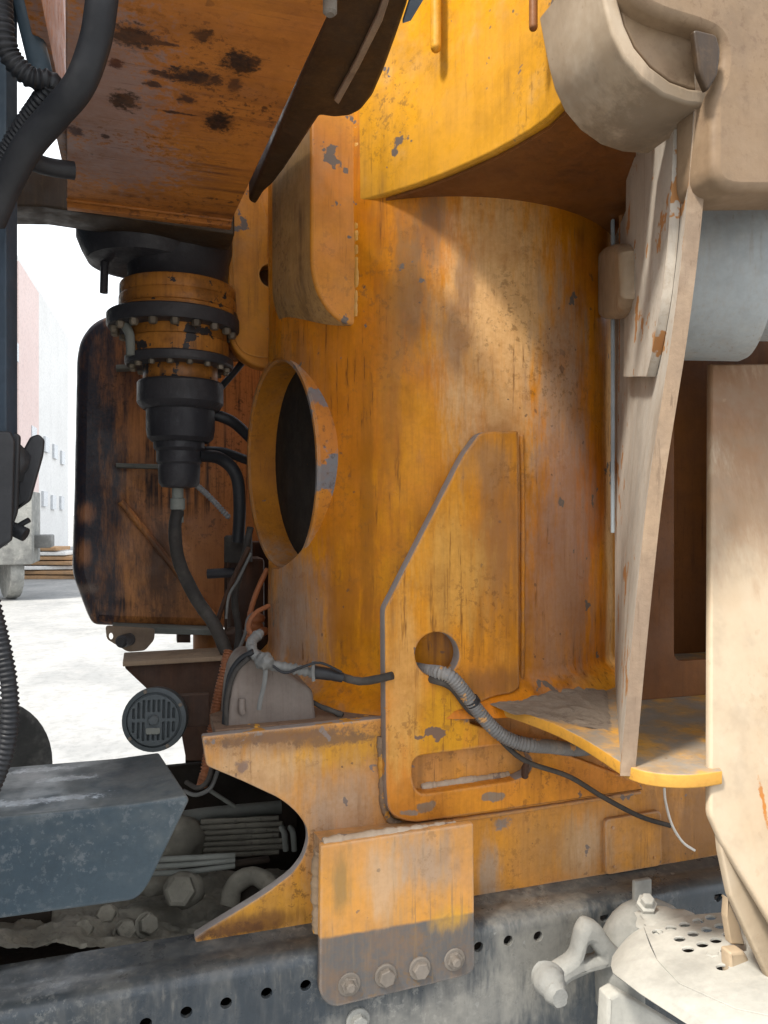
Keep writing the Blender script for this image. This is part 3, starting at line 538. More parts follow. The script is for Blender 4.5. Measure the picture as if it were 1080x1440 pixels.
for k, (x, y) in enumerate([(491, 1384), (542, 1371), (590, 1361), (639, 1349)]):
    q = PY(x, y, 1.134); me = mb.copy(); bo = link('bolt', me, 'bolt_steel', mo, loc=tuple(q)); bo.rotation_euler = (0, random.uniform(0, 1), 0)
    if k in (0, 3): bo.scale = (1, .55, 1)
st = lathe([(.0075, 0), (.0075, .012), (.005, .014)], seg=14, axis=(0, -1, 0))
for x, y in [(491, 1384), (639, 1349)]:
    q = PY(x, y, 1.128); link('bolt_end', st.copy(), 'bolt_steel', mo, loc=tuple(q))
# small cover plate at the right
cpl = [(851, 1153), (930, 1140), (931, 1217), (852, 1231)]
co = link('cover_plate', plateY(cpl, 1.226, .0095, rr=8, bev=.0015), 'base_paint', turret)
for x, y in [(862, 1164), (864, 1219), (920, 1206)]: link('bolt', lathe([(.003, 0), (.003, .002), (.002, .0025)], seg=10, axis=(0, -1, 0)), 'base_paint', co, loc=tuple(PY(x, y, 1.226)))
# pipe stub on the left of the column
sc_, sa, sr = Vector((.268, 1.592, 1.800)), Vector((-.985, -.16, -.035)).normalized(), .226
bm = bmesh.new()
prof = [(sr, -.20), (sr, -.10), (sr, -.004), (sr - .003, 0), (sr - .011, 0), (sr - .014, -.004), (sr - .014, -.20), (sr - .014, -.32)]
link('pipe_stub', lathe(prof, sc_, 96, axis=sa, cap=False), 'stub_paint', turret)
link('stub_shade_disc', lathe([(.001, -.066), (sr - .015, -.066)], sc_, 48, axis=sa, cap=False), 'dark_void', turret)  # black disc painted in for the shade inside the stub
# lugs
def lugprof(Y, x0, x1, z0, z1, r, rz=None):
    rz = rz or r; arc = [(x0 + r - r * math.cos(a), z0 + rz - rz * math.sin(a)) for a in [rad(5 * k) for k in range(19)]]
    return [(x0, z1)] + arc + ([(x1, z0)] if x1 > x0 + r + .002 else []) + [(x1, z1)]
q0 = PY(437, 470, 1.349); q1 = PY(501, 470, 1.349)
zb = q1.z
lg = link('lug', plateXZ(lugprof(0, q0.x, q1.x + .006, zb + .016, 2.7, .082, .118), 1.349, .205, (), .006), ['lug_paint', 'lug_side'], turret)
lg_w = turret.location.y
for v in lg.data.vertices: v.co.x -= .19 * max(0, v.co.y + lg_w - 1.352)      # the block follows the curve of the column
for p_ in lg.data.polygons:
    if abs(p_.normal.y) < .3: p_.material_index = 1
link('weld_bead', weld([PY(504, 165, 1.351), PY(504, 262, 1.351)], .0085, .012), 'weld_yellow', lg)
link('weld_bead', weld([PY(503, 306, 1.351), PY(503, 380, 1.351), PY(502, 446, 1.351)], .0075, .012), 'weld_yellow', lg)
q0 = PY(320, 515, 1.76); q1 = PY(430, 515, 1.76)
hq = PY(381, 388, 1.76)
l2 = link('lug', plateXZ(lugprof(0, q0.x, q1.x, PY(350, 516, 1.76).z, 2.7, .09), 1.76, .05, [circ(hq.x, hq.z, .028)], .005), 'lug_paint', turret)
link('rim', plateXZ(rounded([(q0.x + .012, 2.65), (q0.x + .012, PY(350, 502, 1.76).z), (q1.x, PY(350, 502, 1.76).z)], [0, .066, 0], 10), 1.757, .006, [circ(hq.x, hq.z, .0285)], .001), 'lug_paint', l2)
link('lug_web', box((.30, 1.74, 2.16), (.42, 1.9, 2.7), .004), 'dark_void', turret)
link('lug_backing', box((.19, 1.83, 2.06), (.45, 1.85, 2.7), .004), 'inner_brown', turret)
# lower ledge plate with its S-shaped edge
led = [(.50, 1.262), (.53, 1.256), (.55, 1.234), (.588, 1.20), (.606, 1.13), (.618, 1.06), (.619, .99), (.613, .92), (.606, .865), (.612, .835), (.640, .812), (.675, .803), (.712, .806), (.745, .86), (1.6, .90), (1.6, 1.9), (.95, 1.9), (.9, 1.35), (.6, 1.3)]
link('ledge_plate', plateXY(rounded([(x, y) for x, y in led], [0, 0] + [.03] * 10 + [0] * 7, 3), 1.366, .018, (), .002), 'ledge', turret)
# mud on the ledge
bm = bmesh.new()
rows = []
for i in range(100):
    row = []
    for j in range(60):
        x = .54 + .36 * i / 99; u = j / 59
        dx = x - CX; yc = CY - math.sqrt(max(.001, CR * CR - dx * dx)) + .012; y = yc - u * (.12 + .22 * max(0, min(1, (x - .6) / .12)))
        y = max(y, 1.215 - .38 * max(0, min(1, (x - .57) / .05)))
        h = .016 * (1 - u) ** 1.6 * (.7 + .6 * noise.fractal(Vector((x * 22, y * 22, 2)), 1, 2, 3)) + .0035 * noise.fractal(Vector((x * 45, y * 45, 0)), 1, 2, 3)
        h *= max(0, 1 - ((x - .72) / .2) ** 2 * .8)
        lim_ = .600 + (y - .855) * .616 - x
        h = h * max(0, min(1, lim_ / .05)) - (.002 if lim_ < .01 else 0) - (.01 if lim_ < 0 else 0)
        row.append(Vector((x, y, 1.3665 + max(-.012, h))))
    rows.append(row)
mo_ = link('mud_crust', grid_surf(rows), 'mud', turret); mo_['kind'] = 'stuff'
# right side web plate (blade) between ledge and upper box
near = [(982, 52, .872), (978, 112, .885), (977, 150, .895), (962, 330, .915), (945, 470, .935), (928, 580, .95), (910, 700, .962), (889, 900, .982), (872, 1091, 1.0)]
NP = smooth_path([PT(*q) for q in near], .03)
rows = []
for p in NP:
    f = Vector((.888, 1.298, p.z)); rows.append([p + (f - p) * (k / 8) for k in range(9)])
wv = Vector((.017, -.0078, 0))
bm = bmesh.new(); LP = [[bm.verts.new(v) for v in r + [v + wv for v in r[::-1]]] for r in rows]
for a, b_ in zip(LP, LP[1:]):
    n = len(a)
    for i in range(n): bm.faces.new((a[i], a[(i + 1) % n], b_[(i + 1) % n], b_[i]))
bm.faces.new(LP[0]); bm.faces.new(LP[-1][::-1])
n = len(LP[0])
bm.faces.ensure_lookup_table()
nr_ = len(LP) - 1
me = from_bm(bm)
bl = link('web_plate', me, ['blade_dusty', 'edge_brown'], turret)
for k in range(nr_): bl.data.polygons[k * n + n - 1].material_index = 1          # brown flame-cut near edge
def onblade(px, py, off=0.0):
    """point of the blade face seen at a photo pixel"""
    d = ray(px, py); best = None; bd = 9
    for a, b_ in zip(NP, NP[1:]):
        f = Vector((.888, 1.298, (a.z + b_.z) / 2)); n = (f - a).cross(b_ - a)
        t = (a - CAM).dot(n) / d.dot(n); q = CAM + d * t
        dz = max(0, min(a.z, b_.z) - q.z, q.z - max(a.z, b_.z))
        if dz < bd: bd = dz; best = q - d.normalized() * off
    return best
def blade_pad(name, pxs, th, m, par, rr=6):
    pts = [onblade(*p) for p in rounded(pxs, rr)]; c = sum(pts, Vector()) / len(pts)
    e1 = (Vector((.888, 1.298, c.z)) - onblade(pxs[0][0] + 30, pxs[0][1] + 60)); e1.z = 0; e1.normalize(); e2 = Vector((0, 0, 1)); n = e1.cross(e2)
    if n.dot(CAM - c) < 0: e1 = -e1; n = -n
    M = frame(c + n * th / 2, e1, e2); Mi = M.inverted()
    return link(name, flat([((Mi @ p).x, (Mi @ p).y) for p in pts], (), th, min(.012, th * .4), M), m, par)
rows = []
for k in range(27):
    y = 176 + 354 * k / 26; u = k / 26; xl = 892 - 5 * u; xr = 962 - 14 * u - 26 * u ** 3
    rows.append([onblade(xl + (xr - xl) * q / 6, y, .004 + .012 * math.sin(math.pi * min(1, .15 + q / 6)) ** .5) for q in range(7)])
pad = link('doubler_plate', grid_surf(rows, .012), 'blade_dusty', bl)
bos = blade_pad('hinge_boss', [(862, 348), (905, 338), (906, 420), (896, 447), (866, 449), (860, 430)], .035, 'strap_tan', bl, 20)
for nm, p0, p1, w_, m_ in (('edge_strip', 862, 867, .0045, 'post_strip'), ('edge_strip', 880, 884, .003, 'blade_dusty')):
    x = onblade(p0, 600); T0 = PT(p0, 600, 1.455)
    link(nm, box((T0.x, T0.y, 1.66 if p0 < 870 else 1.38), (T0.x + w_, T0.y + .008, HZ - .002), .001), m_, bl)
link('weld_bead', weld([PT(874, y, 1.44) for y in (190, 300, 400, 500, 600, 712)], .0055, .008), 'weld_rust', bl)
# inside of the right bay
p = PY(948, 490, 1.15)
link('bay_wall', plateXZ([(.84, 1.366), (1.7, 1.366), (1.7, HZ - .002), (.84, HZ - .002)], 1.15, .015, [rounded([(p.x, 1.43), (p.x + .30, 1.43), (p.x + .30, 2.1), (p.x, 2.1)], .02)], .001), 'inner_brown', turret)
link('bay_back', box((.95, 1.5, 1.366), (1.9, 1.52, HZ), .002), 'inner_brown', turret)
link('bay_end', box((1.7, .8, 1.366), (1.72, 1.5, HZ), .002), 'inner_brown', turret)
# curved strap at the top right
outp = [(836, -70), (845, -20), (851, 10), (860, 45), (876, 80), (900, 110), (932, 134), (965, 146), (1003, 150)]
inp = [(1003, 128), (970, 124), (943, 114), (915, 93), (893, 66), (879, 35), (871, 5), (866, -20), (858, -70)]
link('curved_strap', plateY(outp + inp, .735, .125, (), 0, .004), 'strap_tan', turret)
link('strap_back', plateY([(858, -70), (866, -20), (871, 5), (879, 35), (893, 66), (915, 93), (943, 114), (970, 124), (1003, 128), (1010, -70)], .7395, .02, (), 0, .002), 'boom_tan', turret)
boom = [(868, -70), (884, -6), (930, 20), (985, 36), (1012, 48), (1019, 72), (1016, 108), (1004, 132), (1003, 268), (1290, 268), (1290, -70)]

# ================================================================== THINGS ON THE RIGHT
T = thing('boom_root', tuple(PY(1060, 268, .72)), 'big tan boom casting above the grey cylinder at top right', 'boom')
link('casting', plateY(boom, .715, .07, (), [0, 30, 20, 20, 16, 16, 16, 10, 40, 0, 0], .010), 'boom_tan', T)
link('dark_pocket', plateY([(976, 40), (1008, 48), (1014, 70), (1010, 105), (996, 128), (984, 100)], .708, .010, (), 6, .003), 'arm_dark', T)
T = thing('grey_cylinder', tuple(PT(1060, 508, .98)), 'grey painted hydraulic cylinder end behind the slanted web plate', 'cylinder')
c0, c1_ = PT(945, 387, 1.14), PT(1062, 387, 1.12); ax = (c1_ - c0).normalized(); L_ = (c1_ - c0).length; r_ = 121 / FPX * 1.12 * .985
link('barrel', lathe([(r_ - .01, 0), (r_, .004), (r_, L_ - .012), (r_ - .004, L_ - .004), (r_ - .016, L_)], c0, 72, axis=ax), 'grey_paint', T)
link('gland', lathe([(r_ - .03, L_), (r_ - .03, L_ + .05), (.05, L_ + .05), (.05, L_ + .6)], c0, 48, axis=ax), 'grey_paint', T)
T = thing('outrigger_panel', tuple(PY(1000, 1150, .785)), 'tan dusty outrigger panel filling the right edge of the picture', 'panel')
pan = [(1000, 511), (999, 1146), (1018, 1188), (1090, 1306), (1190, 1470), (1190, 511)]
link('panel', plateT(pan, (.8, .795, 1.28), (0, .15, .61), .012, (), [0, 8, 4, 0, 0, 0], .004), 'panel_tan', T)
link('lower_flange', plateY([(1012, 1170), (1015, 1200), (1028, 1262), (1090, 1395), (1200, 1560), (1200, 1300)], .80, .012, (), 3, .003), 'panel_tan', T)
link('yellow_web', plateY([(1024, 1262), (1040, 1300), (1048, 1330), (1028, 1328), (1022, 1290)], .862, .012, (), 2, .002), 'panel_tan', T)
link('wear_pad', plateY([(1027, 1340), (1048, 1338), (1062, 1366), (1058, 1392), (1036, 1392), (1028, 1372)], .845, .02, (), 4, .004), 'panel_tan', T)
link('wear_pad', plateY([(1060, 1380), (1082, 1380), (1090, 1425), (1066, 1423)], .86, .02, (), 3, .004), 'panel_tan', T)

# white-dusted exhaust cover
T = thing('exhaust_cover', tuple(PT(960, 1430, 1.0)), 'white dusted exhaust heat cover with round perforations at lower right', 'exhaust cover')
A, B, C_ = PT(935, 1292, 1.20), PT(1046, 1282, 1.18), PT(968, 1376, 1.03)
e1 = (B - A).normalized(); n_ = e1.cross(C_ - A).normalized()
if n_.z < 0: n_ = -n_
M = frame(A, e1, n_.cross(e1)); Mi = M.inverted()
def onpl(px, py):
    d = ray(px, py); t = (A - CAM).dot(n_) / d.dot(n_); q = Mi @ (CAM + d * t); return (q.x, q.y)
pout = [onpl(*p) for p in [(905, 1304), (972, 1288), (1075, 1280), (1130, 1440), (1035, 1420), (955, 1384), (925, 1352)]]
hl = []
for x, y in [(1000, 1292), (982, 1297), (963, 1302), (944, 1307), (925, 1312), (1013, 1304), (994, 1309), (975, 1315), (956, 1322), (1025, 1316), (1007, 1324), (988, 1330), (968, 1337), (1022, 1339), (1016, 1362), (1038, 1352)]:
    p = onpl(x, y); hl.append(circ(p[0], p[1], .0082, 14))
link('perforated_sheet', flat(pout, hl, .004, .0008, M), 'dust_white', T)
rows = []
for (x, y), (x2, y2), (x3, y3) in zip([(905, 1304), (914, 1330), (925, 1352), (955, 1384), (1035, 1420), (1130, 1440)], [(884, 1310), (886, 1335), (890, 1356), (918, 1392), (1000, 1440), (1120, 1480)],
                                      [(861, 1345), (859, 1358), (862, 1368), (900, 1397), (975, 1446), (1110, 1530)]):
    q = M @ Vector((*onpl(x, y), 0)); c2 = M @ Vector((*onpl(x2, y2), 0)); te = (c2 - CAM).dot(FV); e3 = PT(x3, y3, te + .012)
    rows.append([q * (1 - u) ** 2 + c2 * (2 * u * (1 - u)) + e3 * u * u for u in [k / 10 for k in range(11)]])
link('curved_skirt', grid_surf(rows, .004), 'dust_white', T)
sk = [(856, 1404), (870, 1396), (905, 1416), (985, 1464), (985, 1560), (848, 1560)]
link('lower_box', plateY(sk, 1.0, .03, (), 3, .006), 'dust_white', T)
link('dark_hole_backing', box(M @ Vector((-.01, -.10, -.05)), M @ Vector((.14, .03, -.035)), .004), 'dark_void', T)  # dark box added beneath so the sheet's holes look unlit
link('dust_heap', lump(PT(940, 1298, 1.2), (.05, .05, .008), 3, .3), 'dust_white', T)
link('bolt', lathe([(.011, -.006), (.011, .002), (.008, .006)], PT(1003, 1346, 1.075), 6, axis=n_), 'dust_white', T)
link('bolt', lathe([(.016, -.012), (.016, -.004), (.0105, -.003), (.0105, .008), (.009, .010)], PT(910, 1268, 1.22), 6, axis=(-.2, -.5, .85)), 'dust_white', T)
T = thing('exhaust_elbow', tuple(PT(870, 1330, 1.25)), 'dusty pipe elbow behind the white exhaust cover', 'pipe')
link('elbow', tube([PT(872, 1410, 1.27), PT(872, 1350, 1.27), PT(888, 1310, 1.28), PT(912, 1298, 1.29), PT(935, 1306, 1.30)], .040, 24, .01), 'dust_grey', T)
link('clamp_strap', box(PT(893, 1240, 1.29), PT(912, 1290, 1.31), .003), 'dust_grey', T)
T = thing('shift_lever', tuple(PT(780, 1400, 1.1)), 'dust covered cast lever arm in front of the chassis rail', 'lever')
lv = [(762, 1392), (786, 1366), (812, 1350), (820, 1312), (831, 1297), (848, 1303), (866, 1330), (884, 1346), (884, 1366), (846, 1367), (806, 1384), (790, 1400)]
link('arm', plateY(lv, 1.06, .035, [rounded([(832, 1330), (850, 1352), (824, 1356)], 6)], [6, 10, 10, 10, 8, 8, 10, 6, 6, 14, 8, 8], .012), 'dust_grey', T)
link('boss', tube([PT(770, 1376, 1.09), PT(775, 1386, 1.07), PT(782, 1398, 1.055), PT(788, 1404, 1.045)], lambda u: .024 * (1 - .55 * max(0, u - .45) / .55), 18, .004, jit=.3), 'dust_grey', T)

# ================================================================== UPPER LEFT ARM
T = thing('support_arm', tuple(PZ(250, 200, 2.27)), 'orange brown underside of the folded boom arm with burnt black spots', 'boom arm')
AZ = 2.27
poly = [PZ(x, y, AZ) for x, y in [(94, 281), (326, 310), (471, 0), (500, -62), (84, -62), (92, 0)]]
me = plateXY([(p.x, p.y) for p in poly], AZ + .03, .03, (), .002); link('bottom_plate', me, 'arm_paint', T)
a, b_ = poly[0], poly[1]; d = (b_ - a).normalized(); nn = Vector((-d.y, d.x, 0))
link('end_lip', flat([(0, 0), ((b_ - a).length, 0), ((b_ - a).length, .012), (0, .012)], (), .02, .002, frame(a + nn * .012 - UV * .0115, d, UV)), 'arm_paint', T)
link('weld_bead', weld([a - UV * .001 - nn * .004, a.lerp(b_, .5) - UV * .001 - nn * .004, b_ - UV * .001 - nn * .004], .0035, .01), 'arm_paint', T)
link('side_wall', box((min(poly[0].x, poly[5].x) + .0, .82, AZ + .03), (min(poly[0].x, poly[5].x) + .02, 1.45, AZ + .5), .002), 'arm_paint', T)
link('unseen_sun_blocker', box((-3.2, .40, 3.02), (-.301, 1.80, 3.4), .01), 'arm_paint', T)  # unseen boom box, added and sized to keep sun off the column
q = PZ(464, 2, 2.26); link('bolt', lathe([(.008, 0), (.008, .012), (.005, .015)], q, 12, axis=(0, 0, -1)), 'bolt_steel', T)
rib = [(212, 8), (206, 36), (203, 66), (199, 96), (196, 120), (193, 146), (188, 172), (184, 198), (180, 222), (176, 244)]
T = thing('dark_boom_section', tuple(PZ(450, 160, 2.33)), 'dark shaded boom section with a rounded end above the turret', 'boom section')
dk = [(349, 283), (360, 288), (371, 270), (383, 260), (400, 238), (450, 163), (470, 166), (492, 164), (508, 156), (524, 136), (540, 100), (556, 56), (572, 10), (590, -60), (600, -120), (520, -120), (466, 0)]
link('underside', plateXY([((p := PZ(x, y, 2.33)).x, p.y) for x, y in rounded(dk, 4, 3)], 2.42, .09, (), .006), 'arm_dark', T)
s1 = [(470, 140), (500, 85), (530, 22), (548, -30), (556, -28), (538, 28), (506, 92), (476, 146)]
link('edge_strip', plateXY([((p := PZ(x, y, 2.325)).x, p.y) for x, y in s1], 2.3295, .006, (), .001), 'edge_brown', T)
link('blue_trim', plateXY([((p := PZ(x, y, 2.322)).x, p.y) for x, y in [(566, 34), (580, -10), (592, -40), (606, -40), (596, 0), (578, 30)]], 2.3295, .007, (), .001), 'blue_grey', T)

# ================================================================== SLEW GEARBOX
GT = 1.70; k_ = GT / FPX
gc = PT(251, 700, GT)
T = thing('slew_gearbox', (gc.x, gc.y, PT(250, 690, GT).z), 'oily black and orange slewing gearbox hanging under the arm', 'gearbox')
def zy(y, r=0): return PT(250, y, GT - r * k_ * .9).z
def seg_(name, prof, m, dx=0): return link(name, lathe([(r * k_, zy(y, max(q[0] for q in prof))) for r, y in prof][::-1], (gc.x + dx * k_, gc.y, 0), 56), m, T)
seg_('upper_housing', [(74, 200), (74, 330), (70, 345), (68, 372), (72, 384)], 'black_oily')
seg_('mount_flange', [(84, 250), (90, 262), (90, 318), (84, 334), (76, 350), (60, 354)], 'black_oily', -44)
b1 = seg_('ring', [(78, 384), (79, 386), (79, 400), (78, 402)], 'reducer_orange')
seg_('ring', [(79, 402), (80, 404), (80, 417), (79, 419)], 'reducer_orange')
seg_('ring', [(80, 419), (82, 421), (82, 436), (80, 438)], 'reducer_orange')
f1 = seg_('bolt_flange', [(88, 425), (90, 427), (90, 442), (88, 446), (70, 447)], 'black_oily', -6)
seg_('taper_housing', [(66, 447), (67, 466), (69, 468), (70, 488), (70, 500), (66, 503)], 'reducer_orange')
f2 = seg_('bolt_flange', [(72, 490), (74, 492), (74, 501), (72, 504), (48, 505)], 'black_oily', 2)
seg_('ring', [(50, 505), (51, 507), (51, 528), (50, 530)], 'reducer_orange', 3)
seg_('brake_flange', [(57, 529), (59, 532), (59, 560), (55, 566), (50, 570)], 'black_oily', 3)
seg_('brake_housing', [(47, 566), (47, 600), (45, 612), (39, 618)], 'black_oily', 3)
seg_('motor_body', [(35, 616), (35, 628), (31, 633), (31, 648), (28, 652)], 'black_oily', 1)
seg_('motor_cap', [(28, 650), (29, 654), (28, 678), (24, 684), (9, 686)], 'black_oily', 1)
seg_('hose_nipple', [(8, 684), (8, 700), (10, 701), (10, 716), (8, 717), (8, 735)], 'grime_pipe', -1)
hb = lathe([(.0095, 0), (.0095, .012), (.007, .015)], seg=6, axis=(0, 0, -1)); hb2 = lathe([(.0075, 0), (.0075, .009), (.006, .012)], seg=6, axis=(0, 0, -1))
for f_, rr_, yy, nn_, me_, dx_ in ((f1, 80, 446, 18, hb, -6), (f2, 65, 503, 16, hb2, 2)):
    for i in range(nn_):
        a = 2 * math.pi * i / nn_ + .15
        link('bolt', me_ if False else me_.copy(), 'bolt_brass', f_, loc=(gc.x + dx_ * k_ + rr_ * k_ * math.cos(a), gc.y + rr_ * k_ * math.sin(a), zy(yy - 1, rr_ * 1.12)))
link('side_pipe', tube([PT(147, 325, 1.64), PT(147, 370, 1.64), PT(146, 412, 1.64)], .0085, 12), 'black_oily', T)
link('side_stud', tube([PT(117, 295, 1.6), PT(118, 328, 1.6)], .007, 10), 'black_oily', T)
link('side_block', lump(PT(150, 320, 1.68), (.05, .04, .045), 4, .2), 'black_oily', T)
link('drain_elbow', tube([PT(172, 452, 1.62), PT(182, 470, 1.61), PT(184, 500, 1.61)], .010, 12), 'grime_pipe', T)

# ================================================================== TANK BEHIND
TY = 2.14
T = thing('hydraulic_tank', tuple(PY(240, 886, TY)), 'rust stained brown tank with black oily left end behind gearbox', 'tank')
body = [(107, 500), (112, 474), (130, 450), (158, 438), (300, 430), (470, 420), (470, 888), (164, 882), (130, 880), (122, 866), (100, 806), (103, 700)]
link('shell', plateY(body, TY, .5, (), [10, 14, 14, 14, 0, 0, 0, 6, 8, 8, 14, 8], .03), 'tank_rust', T)
link('rib', plateY([(163, 513), (198, 511), (198, 517), (163, 519)], TY - .045, .06, (), 0, .002), 'grime_pipe', T)
link('rib', plateY([(163, 651), (232, 653), (232, 659), (163, 657)], TY - .045, .06, (), 0, .002), 'grime_pipe', T)
link('brace', tube([PY(170, 705, TY - .02), PY(230, 780, TY - .01), PY(300, 866, TY - .01)], .010, 8), 'tank_rust', T)
link('bottom_flange', plateY([(158, 880), (314, 886), (314, 894), (158, 890)], TY - .06, .5, (), 0, .003), 'grime_pipe', T)
lt = link('latch_bracket', plateY([(148, 880), (218, 884), (217, 900), (204, 915), (180, 917), (150, 899)], TY - .07, .012, [circ(0, 0, 0)] if False else [[(156 + 3 * math.cos(a), 895 + 5 * math.sin(a)) for a in [2 * math.pi * q / 12 for q in range(12)]]], 5, .002), 'edge_brown', T)
link('pin', lathe([(.016, 0), (.016, .05), (.011, .055), (.011, .06)], PY(182, 899, TY - .07), 18, axis=(-.35, -.9, .05)), 'black_oily', lt)
link('foot', plateY([(249, 892), (268, 892), (268, 904), (249, 904)], TY - .04, .05, (), 0, .003), 'dark_rust', T)
T = thing('rusty_post', tuple(PY(291, 935, TY)), 'short rust brown pipe post under the tank', 'post')
link('post', lathe([(.038, 1.15), (.038, 1.38)], (PY(291, 905, TY + .05).x, TY + .05, 0), 24), 'inner_brown', T)
WY = 1.72
T = thing('wedge_bracket', tuple(PY(240, 1000, WY)), 'dark rusted triangular bracket with pale top edge under the tank', 'bracket')
link('web', plateY([(175, 930), (312, 924), (312, 1070), (262, 1070), (255, 1032), (240, 1000), (176, 940)], WY, .02, (), 2, .002), 'dark_rust', T)
link('top_flange', box((PY(173, 930, WY).x, WY - .03, PY(240, 930, WY).z), (PY(316, 930, WY).x, WY + .08, PY(240, 923, WY).z), .002), 'edge_brown', T)

# dark structure between wedge and turret
T = thing('valve_block', tuple(PT(340, 1030, 1.9)), 'dark oily valve block and frame in shade left of the column', 'valve block')
link('frame', box(PT(316, 1100, 1.95), PT(402, 760, 2.02), .01), 'dark_rust', T)
link('body', box(PT(322, 905, 1.86), PT(368, 782, 1.94), .012), 'dark_rust', T)
link('cap', lathe([(.034, 0), (.034, .06), (.03, .064)], PT(335, 790, 1.85), 24), 'rubber_dusty', T)
link('fitting', tube([PT(292, 807, 1.84), PT(330, 805, 1.84)], .012, 12), 'black_oily', T)
link('clamp_block', lump(PT(330, 900, 1.8), (.03, .03, .03), 12, .2), 'dark_rust', T)
for x, y in [(360, 870), (365, 888), (357, 880)]: link('fitting', lump(PT(x, y, 1.75), (.022, .02, .014), x, .2, 2), 'conduit_orange', T)

# grey pedestal
T = thing('pedestal_block', tuple(PY(385, 1020, 1.47)), 'grey rounded cast pedestal standing on the base left of column', 'casting')
link('casting', plateY([(318, 1040), (324, 975), (330, 945), (344, 924), (372, 926), (440, 970), (448, 1040)], 1.277, .12, (), [0, 20, 20, 12, 12, 8, 0], .006), 'pedestal', T)
link('lug', tube([PY(340, 983, 1.275), PY(340, 998, 1.271), PY(342, 1003, 1.271)], .006, 8), 'pedestal', T)

# ================================================================== HORN
hc = PT(217, 1012, 1.36); hx = (CAM + Vector((-.25, 0, -.15)) - hc).normalized()
T = thing('horn', (hc.x, hc.y, hc.z - .055), 'round black grille horn above the black step box', 'horn')
e1 = Vector((0, 0, 1)).cross(hx).normalized(); e2 = hx.cross(e1)
Mh = frame(hc, e1, e2)
hR = 44 / FPX * 1.36
link('body', lathe([(hR * .5, -.06), (hR * .9, -.05), (hR, -.03), (hR * 1.02, -.01), (hR, .002), (hR * .86, .004), (hR * .84, .001)], hc, 40, axis=hx), 'horn_black', T)
hs = []
for r_i, (ys) in enumerate(((.06, .62), (-.62, -.06))):
    for i in range(-4, 5):
        x = i * .155 * hR; lim = math.sqrt(max(0, (.72 * hR) ** 2 - x * x))
        lo, hi = ys[0] * hR, ys[1] * hR
        lo = max(lo, -lim); hi = min(hi, lim)
        if abs(i) <= 1: lo, hi = (max(lo, .26 * hR), hi) if r_i == 0 else (lo, min(hi, -.32 * hR))
        if hi - lo > .1 * hR: hs.append(rounded([(x - .036 * hR, lo), (x + .036 * hR, lo), (x + .036 * hR, hi), (x - .036 * hR, hi)], .02 * hR, 3))
link('grille', flat(circ(0, 0, hR * .80, 40), hs, .006, .0012, Mh @ Matrix.Translation((0, 0, .006))), 'horn_black', T)
link('centre_cap', lathe([(hR * .17, 0), (hR * .17, .005), (hR * .12, .007)], hc + hx * .008, 20, axis=hx), 'horn_black', T)
link('sound_plate', lathe([(.001, -.006), (hR * .82, -.006)], hc, 32, axis=hx, cap=False), 'dark_void', T)
lb = flat(rounded([(-.012, -.024), (.012, -.024), (.013, -.013), (-.013, -.013)], .004), (), .002, .0005, Mh @ Matrix.Translation((0, 0, .011))); link('nameplate', lb, 'grime_pipe', T)
for a in (.5, 1.9, 3.8, 5.2): link('screw', lathe([(.004, 0), (.003, .003)], hc + (e1 * math.cos(a) + e2 * math.sin(a)) * hR * .92 + hx * .002, 10, axis=hx), 'bolt_steel', T)
link('stay', box(hc + Vector((.02, .04, -.03)), hc + Vector((.1, .06, .03)), .003), 'dark_rust', T)

# ================================================================== STEP BOX
BY = 1.03
bx = [(-140, 1163), (192, 1130), (262, 1119), (266, 1126), (208, 1246), (192, 1266), (-140, 1312)]
me = plateY(bx, BY, .20, (), [0, 0, 6, 6, 10, 16, 0], .004)
for v in me.vertices: v.co.x -= .032 * max(0, (v.co.y - BY - .01) / .19)
sb_ = link('step_box', me, 'box_black'); tag(sb_, 'black dented steel step box with white paint scuffs at lower left', 'box')
T = thing('box_bracket', tuple(PY(60, 1330, 1.2)), 'dark bracket under the black step box on the rail', 'bracket')
link('plate', box(PY(-60, 1340, 1.42), PY(75, 1240, 1.46), .004), 'dark_void', T)

# ================================================================== TRANSMISSION BETWEEN THE RAILS
T = thing('transmission', tuple(PT(300, 1300, 1.5)), 'dirt caked transmission casing seen through the fork of the base', 'transmission')
rows = []
for i in range(120):
    row = []
    for j in range(50):
        px = -80 + 560 * i / 119; u = j / 49
        p = PZ(px, 1330 - 110 * u ** .8, .99); Y = 1.27 + .42 * u; p = PY(px, 1330 - 105 * u, Y)
        h = .020 * noise.fractal(Vector((p.x * 13, p.y * 13, p.z * 13)), .8, 2.1, 6)
        row.append(p + Vector((0, -.3 * h, h)))
    rows.append(row)
link('casing', grid_surf(rows), 'grime', T)
link('boss', lump(PT(258, 1252, 1.36), (.036, .03, .03), 21, .18), 'grime', T)
link('plug', lathe([(.026, 0), (.026, .016), (.02, .02)], PT(256, 1254, 1.33), 6, axis=(-.3, -.8, .5)), 'grime', T)
link('boss', lump(PT(215, 1240, 1.42), (.04, .03, .024), 23, .25), 'grime', T)
link('arch', tube([PT(322, 1272, 1.36), PT(330, 1245, 1.37), PT(355, 1232, 1.38), PT(378, 1243, 1.37), PT(390, 1262, 1.36)], .017, 14, jit=.15), 'grime', T)
link('arch_hollow', lathe([(.001, 0), (.03, 0)], PT(358, 1258, 1.39), 20, axis=(-.2, -.9, .2), cap=False), 'dark_void', T)
hbm = hexbolt(.0165, .014, .021, .004)
for x, y, t_ in [(118, 1312, 1.27), (176, 1312, 1.28), (205, 1302, 1.29), (150, 1290, 1.33)]:
    bo = link('bolt', hbm.copy(), 'grime', T, loc=tuple(PT(x, y, t_))); bo.rotation_euler = (rad(-48), random.random(), rad(-10))
